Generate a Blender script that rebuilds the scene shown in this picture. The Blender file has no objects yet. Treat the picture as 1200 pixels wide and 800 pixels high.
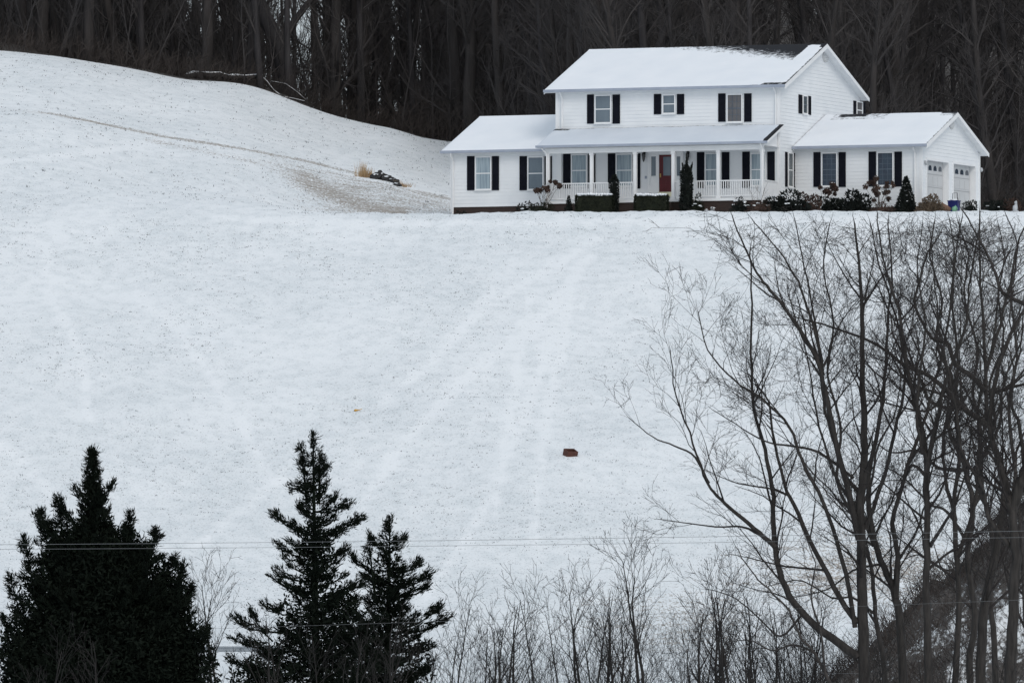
import bpy, math, random
import numpy as np
from mathutils import Vector, Matrix, noise as mnoise

SC = bpy.context.scene
COL = SC.collection
R = math.radians
rng = random.Random(7)

# ------------------------------------------------------------------ camera
F = 12000.0                                   # focal length in pixels of the 1200 px wide photograph
PITCH = math.atan(400.0 / F)
cp, sp = math.cos(PITCH), math.sin(PITCH)
cam = bpy.data.cameras.new("camera")
cam.sensor_width = 36.0
cam.lens = 36.0 * F / 1200.0
cam.clip_start = 1.0
cam.clip_end = 20000.0
camo = bpy.data.objects.new("camera", cam)
COL.objects.link(camo)
camo.rotation_euler = (math.pi / 2 + PITCH, 0, 0)
SC.camera = camo

def ray(px, py):
    a, b = px - 600.0, 400.0 - py
    return (a, F * cp - b * sp, F * sp + b * cp)

def at(px, py, Y):
    d = ray(px, py); t = Y / d[1]
    return Vector((d[0] * t, Y, d[2] * t))

def proj(x, y, z):
    dep = y * cp + z * sp
    return 600 + F * x / dep, 400 - F * (-y * sp + z * cp) / dep

# ------------------------------------------------------------------ materials
def new_mat(name):
    m = bpy.data.materials.new(name); m.use_nodes = True
    nt = m.node_tree
    b = nt.nodes["Principled BSDF"]
    return m, nt, b

def N(nt, typ, **kw):
    n = nt.nodes.new(typ)
    for k, v in kw.items():
        if k == "op": n.operation = v
        else: setattr(n, k, v)
    return n

def simple(name, c1, c2=None, scale=3.0, rough=0.8, detail=4.0, bump=0.0, bscale=20.0, stretch=None, spec=0.3):
    m, nt, b = new_mat(name)
    b.inputs["Roughness"].default_value = rough
    b.inputs["Specular IOR Level"].default_value = spec
    if c2 is None:
        c2 = tuple(x * 0.85 for x in c1)
    tc = N(nt, "ShaderNodeTexCoord")
    mp = N(nt, "ShaderNodeMapping")
    if stretch: mp.inputs["Scale"].default_value = stretch
    nt.links.new(tc.outputs["Object"], mp.inputs["Vector"])
    no = N(nt, "ShaderNodeTexNoise")
    no.inputs["Scale"].default_value = scale; no.inputs["Detail"].default_value = detail
    nt.links.new(mp.outputs[0], no.inputs["Vector"])
    cr = N(nt, "ShaderNodeValToRGB")
    cr.color_ramp.elements[0].position = 0.32; cr.color_ramp.elements[1].position = 0.68
    cr.color_ramp.elements[0].color = (*c1, 1); cr.color_ramp.elements[1].color = (*c2, 1)
    nt.links.new(no.outputs["Fac"], cr.inputs[0])
    nt.links.new(cr.outputs[0], b.inputs["Base Color"])
    if bump > 0:
        n2 = N(nt, "ShaderNodeTexNoise"); n2.inputs["Scale"].default_value = bscale
        nt.links.new(mp.outputs[0], n2.inputs["Vector"])
        bp = N(nt, "ShaderNodeBump"); bp.inputs["Strength"].default_value = bump; bp.inputs["Distance"].default_value = 0.05
        nt.links.new(n2.outputs["Fac"], bp.inputs["Height"]); nt.links.new(bp.outputs[0], b.inputs["Normal"])
    return m

SNOWC = (0.80, 0.83, 0.87)

def snow_ground_mat():
    m, nt, b = new_mat("snowy_grass")
    L = nt.links.new
    b.inputs["Roughness"].default_value = 0.9
    b.inputs["Specular IOR Level"].default_value = 0.15
    tc = N(nt, "ShaderNodeTexCoord")
    def noise(scale, detail, stretch=(1, 1, 1), dist=0.0):
        mp = N(nt, "ShaderNodeMapping"); mp.inputs["Scale"].default_value = stretch
        L(tc.outputs["Object"], mp.inputs["Vector"])
        n = N(nt, "ShaderNodeTexNoise"); n.inputs["Scale"].default_value = scale; n.inputs["Detail"].default_value = detail
        n.inputs["Distortion"].default_value = dist
        L(mp.outputs[0], n.inputs["Vector"]); return n.outputs["Fac"]
    def math_(op, a, bb=None, clamp=False):
        n = N(nt, "ShaderNodeMath"); n.operation = op; n.use_clamp = clamp
        for i, v in enumerate((a, bb)):
            if v is None: continue
            if isinstance(v, (int, float)): n.inputs[i].default_value = v
            else: L(v, n.inputs[i])
        return n.outputs[0]
    def mix(fac, c1, c2):
        n = N(nt, "ShaderNodeMix"); n.data_type = 'RGBA'
        L(fac, n.inputs[0])
        for v, i in ((c1, 6), (c2, 7)):
            if isinstance(v, tuple): n.inputs[i].default_value = (*v, 1)
            else: L(v, n.inputs[i])
        return n.outputs[2]
    def ramp(v, lo, hi):
        n = N(nt, "ShaderNodeMapRange"); n.inputs[1].default_value = lo; n.inputs[2].default_value = hi
        n.interpolation_type = 'SMOOTHSTEP'
        L(v, n.inputs[0]); return n.outputs[0]
    soil = N(nt, "ShaderNodeAttribute", attribute_name="soil").outputs["Fac"]
    track = N(nt, "ShaderNodeAttribute", attribute_name="track").outputs["Fac"]
    litter = N(nt, "ShaderNodeAttribute", attribute_name="litter").outputs["Fac"]
    big = noise(0.16, 4, (1, 0.5, 1))
    mid = noise(1.4, 5, (1, 0.55, 1))
    fine = noise(9.0, 5, (1, 0.45, 1))
    fine2 = noise(13.0, 2, (1, 0.5, 1))
    streak = noise(1.1, 5, (0.35, 1.4, 1), 0.6)
    # thin snow shows the grass: greyer where thin, whiter in tracks and drifts
    thin = math_('ADD', math_('MULTIPLY', ramp(big, .30, .72), .42), math_('MULTIPLY', ramp(mid, .38, .68), .50))
    thin = math_('SUBTRACT', thin, math_('MULTIPLY', track, .9), True)
    base = mix(thin, (0.845, 0.87, 0.89), (0.70, 0.74, 0.765))
    # fine mottling
    mott = ramp(fine, .50, .74)
    mott = math_('MULTIPLY', mott, math_('ADD', math_('MULTIPLY', thin, .30), .13))
    base = mix(mott, base, (0.22, 0.24, 0.25))
    sp_ = ramp(fine2, .635, .70)
    sp_ = math_('MULTIPLY', sp_, math_('ADD', math_('MULTIPLY', thin, .55), .10))
    base = mix(sp_, base, (0.12, 0.125, 0.12))
    # bare soil and dead grass
    s1 = math_('ADD', math_('MULTIPLY', math_('SUBTRACT', fine, .5), 2.7), math_('MULTIPLY', math_('SUBTRACT', streak, .5), 1.3))
    s1 = math_('ADD', s1, math_('SUBTRACT', math_('MULTIPLY', soil, 1.25), .55))
    sf = ramp(s1, -.05, .55)
    sf = math_('MULTIPLY', sf, .78)
    br = mix(mid, (0.20, 0.155, 0.115), (0.30, 0.25, 0.20))
    base = mix(sf, base, br)
    # dark leaf litter
    lf = ramp(math_('ADD', math_('MULTIPLY', math_('SUBTRACT', fine, .5), .8), litter), .35, .6)
    lm = mix(ramp(fine, .3, .7), (0.040, 0.037, 0.036), (0.105, 0.096, 0.090))
    base = mix(lf, base, lm)
    L(base, b.inputs["Base Color"])
    bp = N(nt, "ShaderNodeBump"); bp.inputs["Strength"].default_value = 0.35; bp.inputs["Distance"].default_value = 0.12
    L(mid, bp.inputs["Height"]); L(bp.outputs[0], b.inputs["Normal"])
    return m

def roof_mat(name="snowy_shingles", cA=(0.74, 0.78, 0.83, 1), cB=(0.86, 0.88, 0.91, 1)):
    m, nt, b = new_mat(name)
    L = nt.links.new
    b.inputs["Roughness"].default_value = 0.85
    b.inputs["Specular IOR Level"].default_value = 0.15
    tc = N(nt, "ShaderNodeTexCoord")
    n = N(nt, "ShaderNodeTexNoise"); n.inputs["Scale"].default_value = 3.6; n.inputs["Detail"].default_value = 8; n.inputs["Roughness"].default_value = .75
    L(tc.outputs["Object"], n.inputs["Vector"])
    n0 = N(nt, "ShaderNodeTexNoise"); n0.inputs["Scale"].default_value = 0.7; n0.inputs["Detail"].default_value = 3
    L(tc.outputs["Object"], n0.inputs["Vector"])
    at_ = N(nt, "ShaderNodeAttribute", attribute_name="bare")
    a = N(nt, "ShaderNodeMath"); a.operation = 'ADD'; L(n.outputs["Fac"], a.inputs[0]); L(at_.outputs["Fac"], a.inputs[1])
    mr = N(nt, "ShaderNodeMapRange"); mr.inputs[1].default_value = .97; mr.inputs[2].default_value = 1.17
    L(a.outputs[0], mr.inputs[0])
    sn = N(nt, "ShaderNodeMix"); sn.data_type = 'RGBA'
    L(n0.outputs["Fac"], sn.inputs[0]); sn.inputs[6].default_value = cA; sn.inputs[7].default_value = cB
    mx = N(nt, "ShaderNodeMix"); mx.data_type = 'RGBA'
    L(mr.outputs[0], mx.inputs[0]); L(sn.outputs[2], mx.inputs[6]); mx.inputs[7].default_value = (0.022, 0.023, 0.027, 1)
    L(mx.outputs[2], b.inputs["Base Color"])
    bp = N(nt, "ShaderNodeBump"); bp.inputs["Strength"].default_value = .4; bp.inputs["Distance"].default_value = .08
    L(n0.outputs["Fac"], bp.inputs["Height"]); L(bp.outputs[0], b.inputs["Normal"])
    return m

def brick_mat():
    m, nt, b = new_mat("dark_brick")
    b.inputs["Roughness"].default_value = 0.9
    tc = N(nt, "ShaderNodeTexCoord"); mp = N(nt, "ShaderNodeMapping"); mp.inputs["Rotation"].default_value = (R(90), 0, 0)
    nt.links.new(tc.outputs["Object"], mp.inputs["Vector"])
    br = N(nt, "ShaderNodeTexBrick"); br.inputs["Scale"].default_value = 4.5
    br.inputs["Color1"].default_value = (0.040, 0.022, 0.018, 1); br.inputs["Color2"].default_value = (0.028, 0.017, 0.015, 1)
    br.inputs["Mortar"].default_value = (0.045, 0.038, 0.034, 1); br.inputs["Mortar Size"].default_value = .015
    nt.links.new(mp.outputs[0], br.inputs["Vector"]); nt.links.new(br.outputs["Color"], b.inputs["Base Color"])
    return m

def glass_mat(name, c, c2, rough=0.12, stretch=(1, 1, 0.3)):
    m = simple(name, c, c2, scale=2.2, rough=rough, stretch=stretch, spec=0.5)
    return m

M = {}
M['ground'] = snow_ground_mat()
M['roof'] = roof_mat()
M['porch_roof'] = roof_mat('thin_snow_on_shingles', (0.56, 0.61, 0.68, 1), (0.70, 0.74, 0.79, 1))
M['brick'] = brick_mat()
M['siding'] = simple("white_siding", (0.80, 0.82, 0.84), (0.75, 0.775, 0.80), scale=1.2, rough=0.55)
M['trim'] = simple("white_trim", (0.82, 0.83, 0.84), (0.77, 0.785, 0.80), scale=2, rough=0.5)
M['gutter'] = simple("grey_gutter", (0.30, 0.34, 0.42), (0.36, 0.40, 0.48), scale=2, rough=0.45)
M['shutter'] = simple("black_shutter", (0.006, 0.007, 0.012), (0.010, 0.011, 0.018), scale=6, rough=0.75, spec=.1)
M['muntin'] = simple('muntin_paint', (0.10, 0.13, 0.17), rough=.6)
M['side_glass'] = glass_mat('dark_grey_glass', (0.05, 0.065, 0.075), (0.08, 0.10, 0.11))  # dark grey panes for the gable end windows
M['curtain'] = glass_mat("curtained_glass", (0.38, 0.46, 0.51), (0.19, 0.25, 0.30), stretch=(5, 5, .25))
M['blind'] = glass_mat("blind_glass", (0.115, 0.15, 0.185), (0.15, 0.19, 0.225))
M['dark_glass'] = glass_mat("dark_glass", (0.018, 0.028, 0.05), (0.035, 0.06, 0.09))
M['brown_glass'] = glass_mat("brownish_glass", (0.10, 0.10, 0.11), (0.14, 0.135, 0.14))
M['door'] = simple("red_door_paint", (0.10, 0.014, 0.018), (0.085, 0.011, 0.015), scale=2, rough=0.4)
M['brass'] = simple("brass", (0.45, 0.30, 0.10), rough=0.35)
M['kick'] = simple("pale_yellow_panel", (0.72, 0.70, 0.52), rough=0.5)
M['lantern'] = simple("black_iron", (0.015, 0.015, 0.016), rough=0.4)
M['lamp_glass'] = simple("lantern_glass", (0.12, 0.12, 0.12), rough=0.1)
M['garage'] = simple("garage_door_paint", (0.56, 0.57, 0.58), (0.50, 0.51, 0.52), scale=1, rough=0.5)
M['gap'] = simple("baluster_shade_white", (0.74, 0.76, 0.78), rough=0.6)
M['snow'] = simple("fresh_snow", (0.80, 0.83, 0.87), (0.86, 0.88, 0.90), scale=4, rough=0.9, bump=.3, spec=.1)
M['bark'] = simple("grey_bark", (0.078, 0.071, 0.067), (0.042, 0.038, 0.037), scale=5, rough=0.9, stretch=(3, 3, .6), bump=.4, spec=.1)
M['bark_dark'] = simple("dark_bark", (0.058, 0.053, 0.050), (0.028, 0.026, 0.025), scale=4, rough=0.9, stretch=(3, 3, .6), spec=.1)
M['twig'] = simple("twig_bark", (0.050, 0.045, 0.043), (0.030, 0.027, 0.027), scale=3, rough=0.9, spec=.1)
M['sapling'] = simple("sapling_bark", (0.034, 0.032, 0.031), (0.020, 0.019, 0.019), scale=3, rough=0.9, spec=.1)
M['woodbark'] = simple("woods_bark", (0.058, 0.055, 0.057), (0.034, 0.032, 0.034), scale=1.4, rough=0.95, stretch=(3, 3, .35), spec=.05)
M['woodbark2'] = simple("woods_bark_brown", (0.055, 0.050, 0.049), (0.032, 0.030, 0.030), scale=1.4, rough=0.95, stretch=(3, 3, .35), spec=.05)
M['woodtwig'] = simple("woods_twigs", (0.076, 0.070, 0.069), (0.048, 0.045, 0.046), scale=.35, rough=0.95, spec=.05)
M['thicket'] = simple("brown_brush", (0.076, 0.064, 0.058), (0.046, 0.041, 0.040), scale=.25, rough=0.95, spec=.05)
M['cedar'] = simple("cedar_foliage", (0.0085, 0.0125, 0.0085), (0.0045, 0.007, 0.005), scale=2.0, rough=0.85, spec=.08)
M['ever'] = simple("evergreen_leaves", (0.015, 0.019, 0.016), (0.008, 0.011, 0.010), scale=3.0, rough=0.8, spec=.2)
M['hedge'] = simple("boxwood_leaves", (0.020, 0.024, 0.014), (0.011, 0.014, 0.009), scale=3.0, rough=0.8, spec=.2)
M['brownleaf'] = simple("brown_flower_heads", (0.085, 0.052, 0.040), (0.045, 0.030, 0.026), scale=4.0, rough=0.9)
M['tan'] = simple("tan_twigs", (0.16, 0.12, 0.085), (0.10, 0.075, 0.055), scale=4.0, rough=0.9)
M['greytwig'] = simple("grey_dead_stems", (0.14, 0.12, 0.11), (0.08, 0.07, 0.066), scale=4.0, rough=0.9)
M['tuft'] = simple("dead_grass_blades", (0.19, 0.205, 0.21), (0.065, 0.073, 0.078), scale=.8, rough=0.95, spec=.05)
M['tangrass'] = simple("tall_tan_grass", (0.42, 0.29, 0.16), (0.30, 0.20, 0.11), scale=2.0, rough=0.95)
M['rock'] = simple("dark_wet_rock", (0.020, 0.020, 0.022), (0.045, 0.044, 0.045), scale=3, rough=0.85, bump=.5, bscale=6)
M['wire'] = simple("weathered_cable", (0.17, 0.18, 0.19), rough=0.5)
M['box'] = simple("red_brown_wood", (0.12, 0.048, 0.034), (0.075, 0.032, 0.025), scale=6, rough=0.85)
M['boxin'] = simple("box_inside", (0.028, 0.018, 0.014), rough=0.95)
M['yellow'] = simple("yellow_scrap", (0.62, 0.36, 0.06), (0.40, 0.18, 0.05), scale=8, rough=0.7)
M['blue'] = simple("blue_plastic", (0.015, 0.022, 0.12), (0.018, 0.028, 0.15), scale=3, rough=0.4)
M['greyrail'] = simple("grey_rail", (0.30, 0.33, 0.36), (0.22, 0.25, 0.28), scale=3, rough=0.6)
M['orange'] = simple("faded_orange_clay", (0.20, 0.12, 0.085), (0.15, 0.09, 0.065), scale=3, rough=0.8)
M['green'] = simple("light_green_plastic", (0.20, 0.42, 0.28), rough=0.5)
M['pale'] = simple("pale_stone", (0.50, 0.52, 0.55), (0.36, 0.38, 0.40), scale=5, rough=0.8)

# ------------------------------------------------------------------ mesh helpers
class MB:
    def __init__(s): s.v = []; s.f = []; s.mi = []
    def face(s, pts, mi=0):
        n = len(s.v); s.v.extend([tuple(p) for p in pts]); s.f.append(tuple(range(n, n + len(pts)))); s.mi.append(mi)
    def box(s, x0, x1, y0, y1, z0, z1, mi=0):
        n = len(s.v)
        s.v.extend([(x0, y0, z0), (x1, y0, z0), (x1, y1, z0), (x0, y1, z0), (x0, y0, z1), (x1, y0, z1), (x1, y1, z1), (x0, y1, z1)])
        for q in ((0, 3, 2, 1), (4, 5, 6, 7), (0, 1, 5, 4), (1, 2, 6, 5), (2, 3, 7, 6), (3, 0, 4, 7)):
            s.f.append(tuple(n + i for i in q)); s.mi.append(mi)
    def tube(s, pts, rad, sides=4, cap=False, mi=0):
        n0 = len(s.v); np_ = len(pts)
        if np_ < 2: return
        for i, p in enumerate(pts):
            a = pts[max(0, i - 1)]; b = pts[min(np_ - 1, i + 1)]
            d = (b - a)
            if d.length < 1e-9: d = Vector((0, 0, 1))
            d.normalize()
            ref = Vector((0, 1, 0)) if abs(d.y) < 0.8 else Vector((1, 0, 0))
            u = d.cross(ref); u.normalize(); w = d.cross(u)
            r = rad[i]
            for k in range(sides):
                an = 2 * math.pi * k / sides
                q = p + u * (math.cos(an) * r) + w * (math.sin(an) * r)
                s.v.append((q.x, q.y, q.z))
        for i in range(np_ - 1):
            for k in range(sides):
                a = n0 + i * sides + k; b = n0 + i * sides + (k + 1) % sides
                s.f.append((a, b, b + sides, a + sides)); s.mi.append(mi)
        if cap:
            s.f.append(tuple(n0 + (np_ - 1) * sides + k for k in range(sides))); s.mi.append(mi)
            s.f.append(tuple(n0 + k for k in reversed(range(sides)))); s.mi.append(mi)
    def blob(s, c, rx, ry, rz, amp=.2, seg=10, rings=6, mi=0, seed=0.0):
        n0 = len(s.v)
        for i in range(rings + 1):
            ph = math.pi * i / rings
            for k in range(seg):
                th = 2 * math.pi * k / seg
                d = Vector((math.sin(ph) * math.cos(th), math.sin(ph) * math.sin(th), math.cos(ph)))
                q = 1 + amp * mnoise.noise(d * 1.8 + Vector((seed * 3.1, seed, c[0] * .7)))*1.6
                s.v.append((c[0] + d.x * rx * q, c[1] + d.y * ry * q, c[2] + d.z * rz * q))
        for i in range(rings):
            for k in range(seg):
                a = n0 + i * seg + k; b = n0 + i * seg + (k + 1) % seg
                s.f.append((a, a + seg, b + seg, b)); s.mi.append(mi)
    def blade(s, p, d, length, width, rg, mi=0):
        # one leaf shaped face
        d = d.normalized()
        u = d.cross(Vector((rg.gauss(0, 1), rg.gauss(0, 1), rg.gauss(0, 1))))
        if u.length < 1e-6: return
        u.normalize()
        n = len(s.v); m_ = p + d * (length * .45); e = p + d * length; w = u * (width * .5)
        s.v.extend([tuple(p), tuple(m_ + w), tuple(e), tuple(m_ - w)])
        s.f.append((n, n + 1, n + 2, n + 3)); s.mi.append(mi)
    def mesh(s, name, mats, smooth=False):
        me = bpy.data.meshes.new(name)
        me.from_pydata(s.v, [], s.f)
        if not isinstance(mats, (list, tuple)): mats = [mats]
        for m_ in mats: me.materials.append(m_)
        if len(mats) > 1: me.polygons.foreach_set("material_index", s.mi)
        if smooth: me.polygons.foreach_set("use_smooth", [True] * len(s.f))
        me.update()
        return me

def link(name, data, parent=None):
    o = bpy.data.objects.new(name, data); COL.objects.link(o)
    if parent is not None: o.parent = parent
    return o

def obj(name, mb, mat, parent=None, smooth=False):
    return link(name, mb.mesh(name, mat, smooth), parent)

def tag(o, label=None, cat=None, group=None, kind=None):
    if label: o["label"] = label
    if cat: o["category"] = cat
    if group: o["group"] = group
    if kind: o["kind"] = kind
    return o

def thing(name, label, cat, loc=(0, 0, 0), rz=0.0, group=None):
    o = bpy.data.objects.new(name, None); COL.objects.link(o)
    o.empty_display_size = .3
    o.location = loc; o.rotation_euler = (0, 0, rz)
    return tag(o, label, cat, group)

# ------------------------------------------------------------------ terrain
XC = np.array([-140, -70, -35, -27.5, -18.3, -7.8, -3.2, 2.3, 9, 14, 18, 21, 23.7, 27, 45, 140.])
YC = np.array([0, 150, 300, 390, 430, 480, 520, 529, 545, 562, 575, 620, 660, 760, 900, 1500, 6000.])
ZC = np.array([
 # 0    150   300   390   430  480   520   529    545    562    575   620   660   760  900 1500 6000
 [-1.7,-2.0,-2.0,-1.6, 2.4, 15.0, 25.0, 27.4, 31.0, 34.5, 37.0, 44.0, 50., 62., 72., 74., 74.],
 [-1.7,-2.0,-2.0,-1.6, 1.8, 14.2, 24.0, 26.2, 29.6, 32.8, 35.0, 41.0, 46., 58., 68., 70., 70.],
 [-1.7,-2.0,-2.0,-1.6, 1.4, 13.4, 23.2, 25.2, 28.6, 31.6, 33.1, 39.0, 43., 55., 65., 67., 67.],
 [-1.7,-2.0,-2.0,-1.6, 1.2, 13.0, 22.9, 24.9, 28.2, 31.1, 32.4, 38.2, 40., 48., 56., 56., 56.],
 [-1.7,-2.0,-2.0,-1.6, 1.0, 12.8, 22.6, 24.6, 26.4, 29.0, 30.9, 36.5, 37., 38., 38., 36., 36.],
 [-1.7,-2.0,-2.0,-1.6, 1.0, 12.6, 22.3, 24.22,24.75,26.9, 28.6, 33.4, 34., 38., 40., 36., 36.],
 [-1.7,-2.0,-2.0,-1.6, 1.0, 12.6, 22.3, 24.24,24.7, 26.1, 27.4, 32.8, 35.5,49., 58., 60., 60.],
 [-1.7,-2.0,-2.0,-1.6, 1.0, 12.6, 22.3, 24.28,24.84,24.9, 25.6, 31.0, 36., 52., 62., 64., 64.],
 [-1.7,-2.0,-2.0,-1.6, 1.0, 12.6, 22.3, 24.28,24.85,24.9, 25.6, 31.0, 37., 53., 63., 65., 65.],
 [-1.7,-2.0,-2.0,-1.6, 1.0, 12.6, 22.3, 24.28,24.85,24.9, 25.5, 31.0, 37., 53., 63., 65., 65.],
 [-1.7,-2.0,-2.0,-1.6, 1.0, 12.6, 22.3, 24.28,24.85,24.9, 25.5, 31.0, 37., 53., 63., 65., 65.],
 [-1.7,-2.0,-2.0,-1.6, 1.0, 12.6, 22.3, 24.28,24.85,24.9, 25.4, 30.0, 36., 52., 60., 60., 60.],
 [-1.7,-2.0,-2.0,-1.6, 1.0, 12.6, 22.3, 24.28,24.85,24.9, 25.4, 30.0, 36., 47.4,52., 50., 50.],
 [-1.7,-2.0,-2.0,-1.6, 1.0, 12.6, 22.3, 24.28,24.85,24.9, 25.3, 29.5, 36., 52., 58., 56., 56.],
 [-1.7,-2.0,-2.0,-1.6, 1.0, 12.6, 22.3, 24.28,24.85,24.9, 25.3, 29.5, 36., 53., 64., 66., 66.],
 [-1.7,-2.0,-2.0,-1.6, 1.0, 12.6, 22.3, 24.28,24.85,24.9, 25.3, 29.5, 36., 53., 64., 66., 66.]])
_h = np.diff(YC); _d = np.diff(ZC, axis=1) / _h
_m = np.zeros_like(ZC)
_m[:, 0] = _d[:, 0]; _m[:, -1] = _d[:, -1]
for j in range(1, len(YC) - 1):
    a, b = _d[:, j - 1], _d[:, j]
    same = (a * b) > 0
    w1 = 2 * _h[j] + _h[j - 1]; w2 = _h[j] + 2 * _h[j - 1]
    with np.errstate(divide='ignore', invalid='ignore'):
        hm = (w1 + w2) / (w1 / a + w2 / b)
    _m[:, j] = np.where(same, hm, 0)

def terrain(x, y):
    x = np.asarray(x, float); y = np.asarray(y, float)
    xi = np.clip(np.searchsorted(XC, x) - 1, 0, len(XC) - 2)
    yi = np.clip(np.searchsorted(YC, y) - 1, 0, len(YC) - 2)
    t = np.clip((y - YC[yi]) / _h[yi], 0, 1); h = _h[yi]
    h00 = 2*t**3 - 3*t**2 + 1; h10 = t**3 - 2*t**2 + t; h01 = -2*t**3 + 3*t**2; h11 = t**3 - t**2
    def zr(i): return h00*ZC[i, yi] + h10*h*_m[i, yi] + h01*ZC[i, yi+1] + h11*h*_m[i, yi+1]
    s = np.clip((x - XC[xi]) / (XC[xi+1] - XC[xi]), 0, 1)
    s = s * .35 + .65 * (s*s*(3-2*s))
    z = zr(xi) * (1 - s) + zr(xi + 1) * s
    # gentle undulation on the open hillside, none on the yard round the house
    hill = np.clip((y - 400) / 60, 0, 1) * np.clip((524 - y) / 20, 0, 1)
    far = np.clip((y - 575) / 30, 0, 1) * np.clip(1.2 - np.abs(y - 640) / 200, 0, 1)
    und = .16*np.sin(x*.31 + y*.07) + .12*np.sin(x*.13 - y*.11 + 1.3) + .05*np.sin(x*.9 + y*.23) + .04*np.sin(y*.5 - x*.4)
    yard = np.clip((y - 518) / 8, 0, 1) * np.clip((562 - y) / 8, 0, 1)
    small = .030*np.sin(x*2.1 + y*.6) + .022*np.sin(x*3.7 - y*.9 + 2) + .018*np.sin(x*6.3 + y*1.7) + .03*np.sin(x*.8 + 1)
    return z + und * hill + und * far + small * yard

YWX = np.array([-140, -70, -27.5, -18, -7.8, -3.2, 0.3, 2.3, 5, 14, 30, 140.])
YWY = np.array([600, 606, 614, 612, 620, 618, 604, 588, 573, 569, 566, 566.])
def y_woods(x): return np.interp(x, YWX, YWY)

def ground_z(x, y): return float(terrain(x, y))

def ground_hit(px, py, y0=400.0, y1=700.0):
    Y = np.arange(y0, y1, .1)
    d = ray(px, py)
    xs = d[0] / d[1] * Y; zs = d[2] / d[1] * Y
    g = terrain(xs, Y)
    k = np.argmax(g >= zs)
    return Vector((xs[k], Y[k], g[k]))

def seg_dist(px, py, pts):
    best = np.full(px.shape, 1e9)
    for (x0, y0), (x1, y1) in zip(pts[:-1], pts[1:]):
        dx, dy = x1 - x0, y1 - y0
        t = np.clip(((px - x0) * dx + (py - y0) * dy) / (dx*dx + dy*dy), 0, 1)
        best = np.minimum(best, np.hypot(px - x0 - t*dx, py - y0 - t*dy))
    return best

def grid_mesh(name, X, Y, Z, attrs, mat, kind='structure'):
    ny, nx = X.shape
    co = np.stack([X, Y, Z], -1).reshape(-1, 3).astype(np.float32)
    idx = np.arange(ny * nx).reshape(ny, nx)
    q = np.stack([idx[:-1, :-1], idx[:-1, 1:], idx[1:, 1:], idx[1:, :-1]], -1).reshape(-1, 4)
    me = bpy.data.meshes.new(name)
    me.vertices.add(len(co)); me.vertices.foreach_set("co", co.ravel())
    me.loops.add(q.size); me.loops.foreach_set("vertex_index", q.ravel().astype(np.int32))
    me.polygons.add(len(q)); me.polygons.foreach_set("loop_start", np.arange(0, q.size, 4, dtype=np.int32))
    me.update(calc_edges=True)
    me.polygons.foreach_set("use_smooth", np.ones(len(q), bool))
    for k, a in attrs.items():
        at_ = me.attributes.new(k, 'FLOAT', 'POINT'); at_.data.foreach_set("value", a.ravel().astype(np.float32))
    me.materials.append(mat)
    me.validate()
    o = link(name, me)
    if kind: o["kind"] = kind
    return o

xs = np.concatenate([[-5000, -1500, -500, -220, -120, -80, -60], np.arange(-46, 46.01, .3), [60, 80, 120, 220, 500, 1500, 5000]])
yn = np.concatenate([[-3000, -500, 0, 60, 120, 180], np.arange(210, 425, 6.0)])
yf = np.arange(425, 566, .4)
def field_rows():
    rows = []
    for y in yn: rows.append(np.full(xs.shape, y))
    for y in yf: rows.append(np.full(xs.shape, y))
    yw = y_woods(xs)
    k = 130
    for i in range(1, k + 1): rows.append(yf[-1] + (yw - yf[-1]) * i / k)
    return np.array(rows)
Yg = field_rows(); Xg = np.broadcast_to(xs, Yg.shape)
Zg = terrain(Xg, np.maximum(Yg, 0))
PX, PY = proj(Xg, np.maximum(Yg, 50), Zg)
vis = (Yg > 424)
# bare soil: the old cut across the left hill, the bank under it, and the worn grass low on the right
cut = [(0, 128), (60, 133), (100, 141), (190, 160), (270, 172), (350, 187), (430, 206)]
cut2 = [(430, 206), (478, 222), (532, 231)]
soil = .80 * np.exp(-(seg_dist(PX, PY, cut) / 2.1) ** 2) * np.clip((PX + 40) / 120, .45, 1)
soil = np.maximum(soil, .55 * np.exp(-(seg_dist(PX, PY, cut2) / 1.3) ** 2))
soil = np.maximum(soil, .5 * np.exp(-(seg_dist(PX, PY, [(170, 163), (250, 180), (330, 196)]) / 4) ** 2))
bank = [(300, 185), (350, 208), (400, 232), (440, 247), (470, 249)]
back = (Yg > 533) & (Yg < 600)
soil = np.maximum(soil, np.where(back, .84 * np.exp(-(seg_dist(PX, PY, bank) / 17) ** 2) * np.clip((PX - 280) / 80, 0, 1), 0))
soil = np.maximum(soil, np.where(back, .95 * np.exp(-(seg_dist(PX, PY, [(432, 246), (475, 249)]) / 5) ** 2), 0))
inb = back & (PX > 320) & (PX < 545) & (PY > np.interp(PX, [330, 430, 532], [186, 208, 231]) + 2)
soil = np.maximum(soil, np.where(inb, .62 * np.clip((PX - 320) / 90, 0, 1) ** .7, 0))
soil = np.maximum(soil, .66 * np.exp(-((PX - 1010) / 180) ** 2 - ((PY - 670) / 62) ** 2) * vis)
soil = np.maximum(soil, .55 * np.exp(-((PX - 800) / 150) ** 2 - ((PY - 730) / 50) ** 2) * vis)
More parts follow.
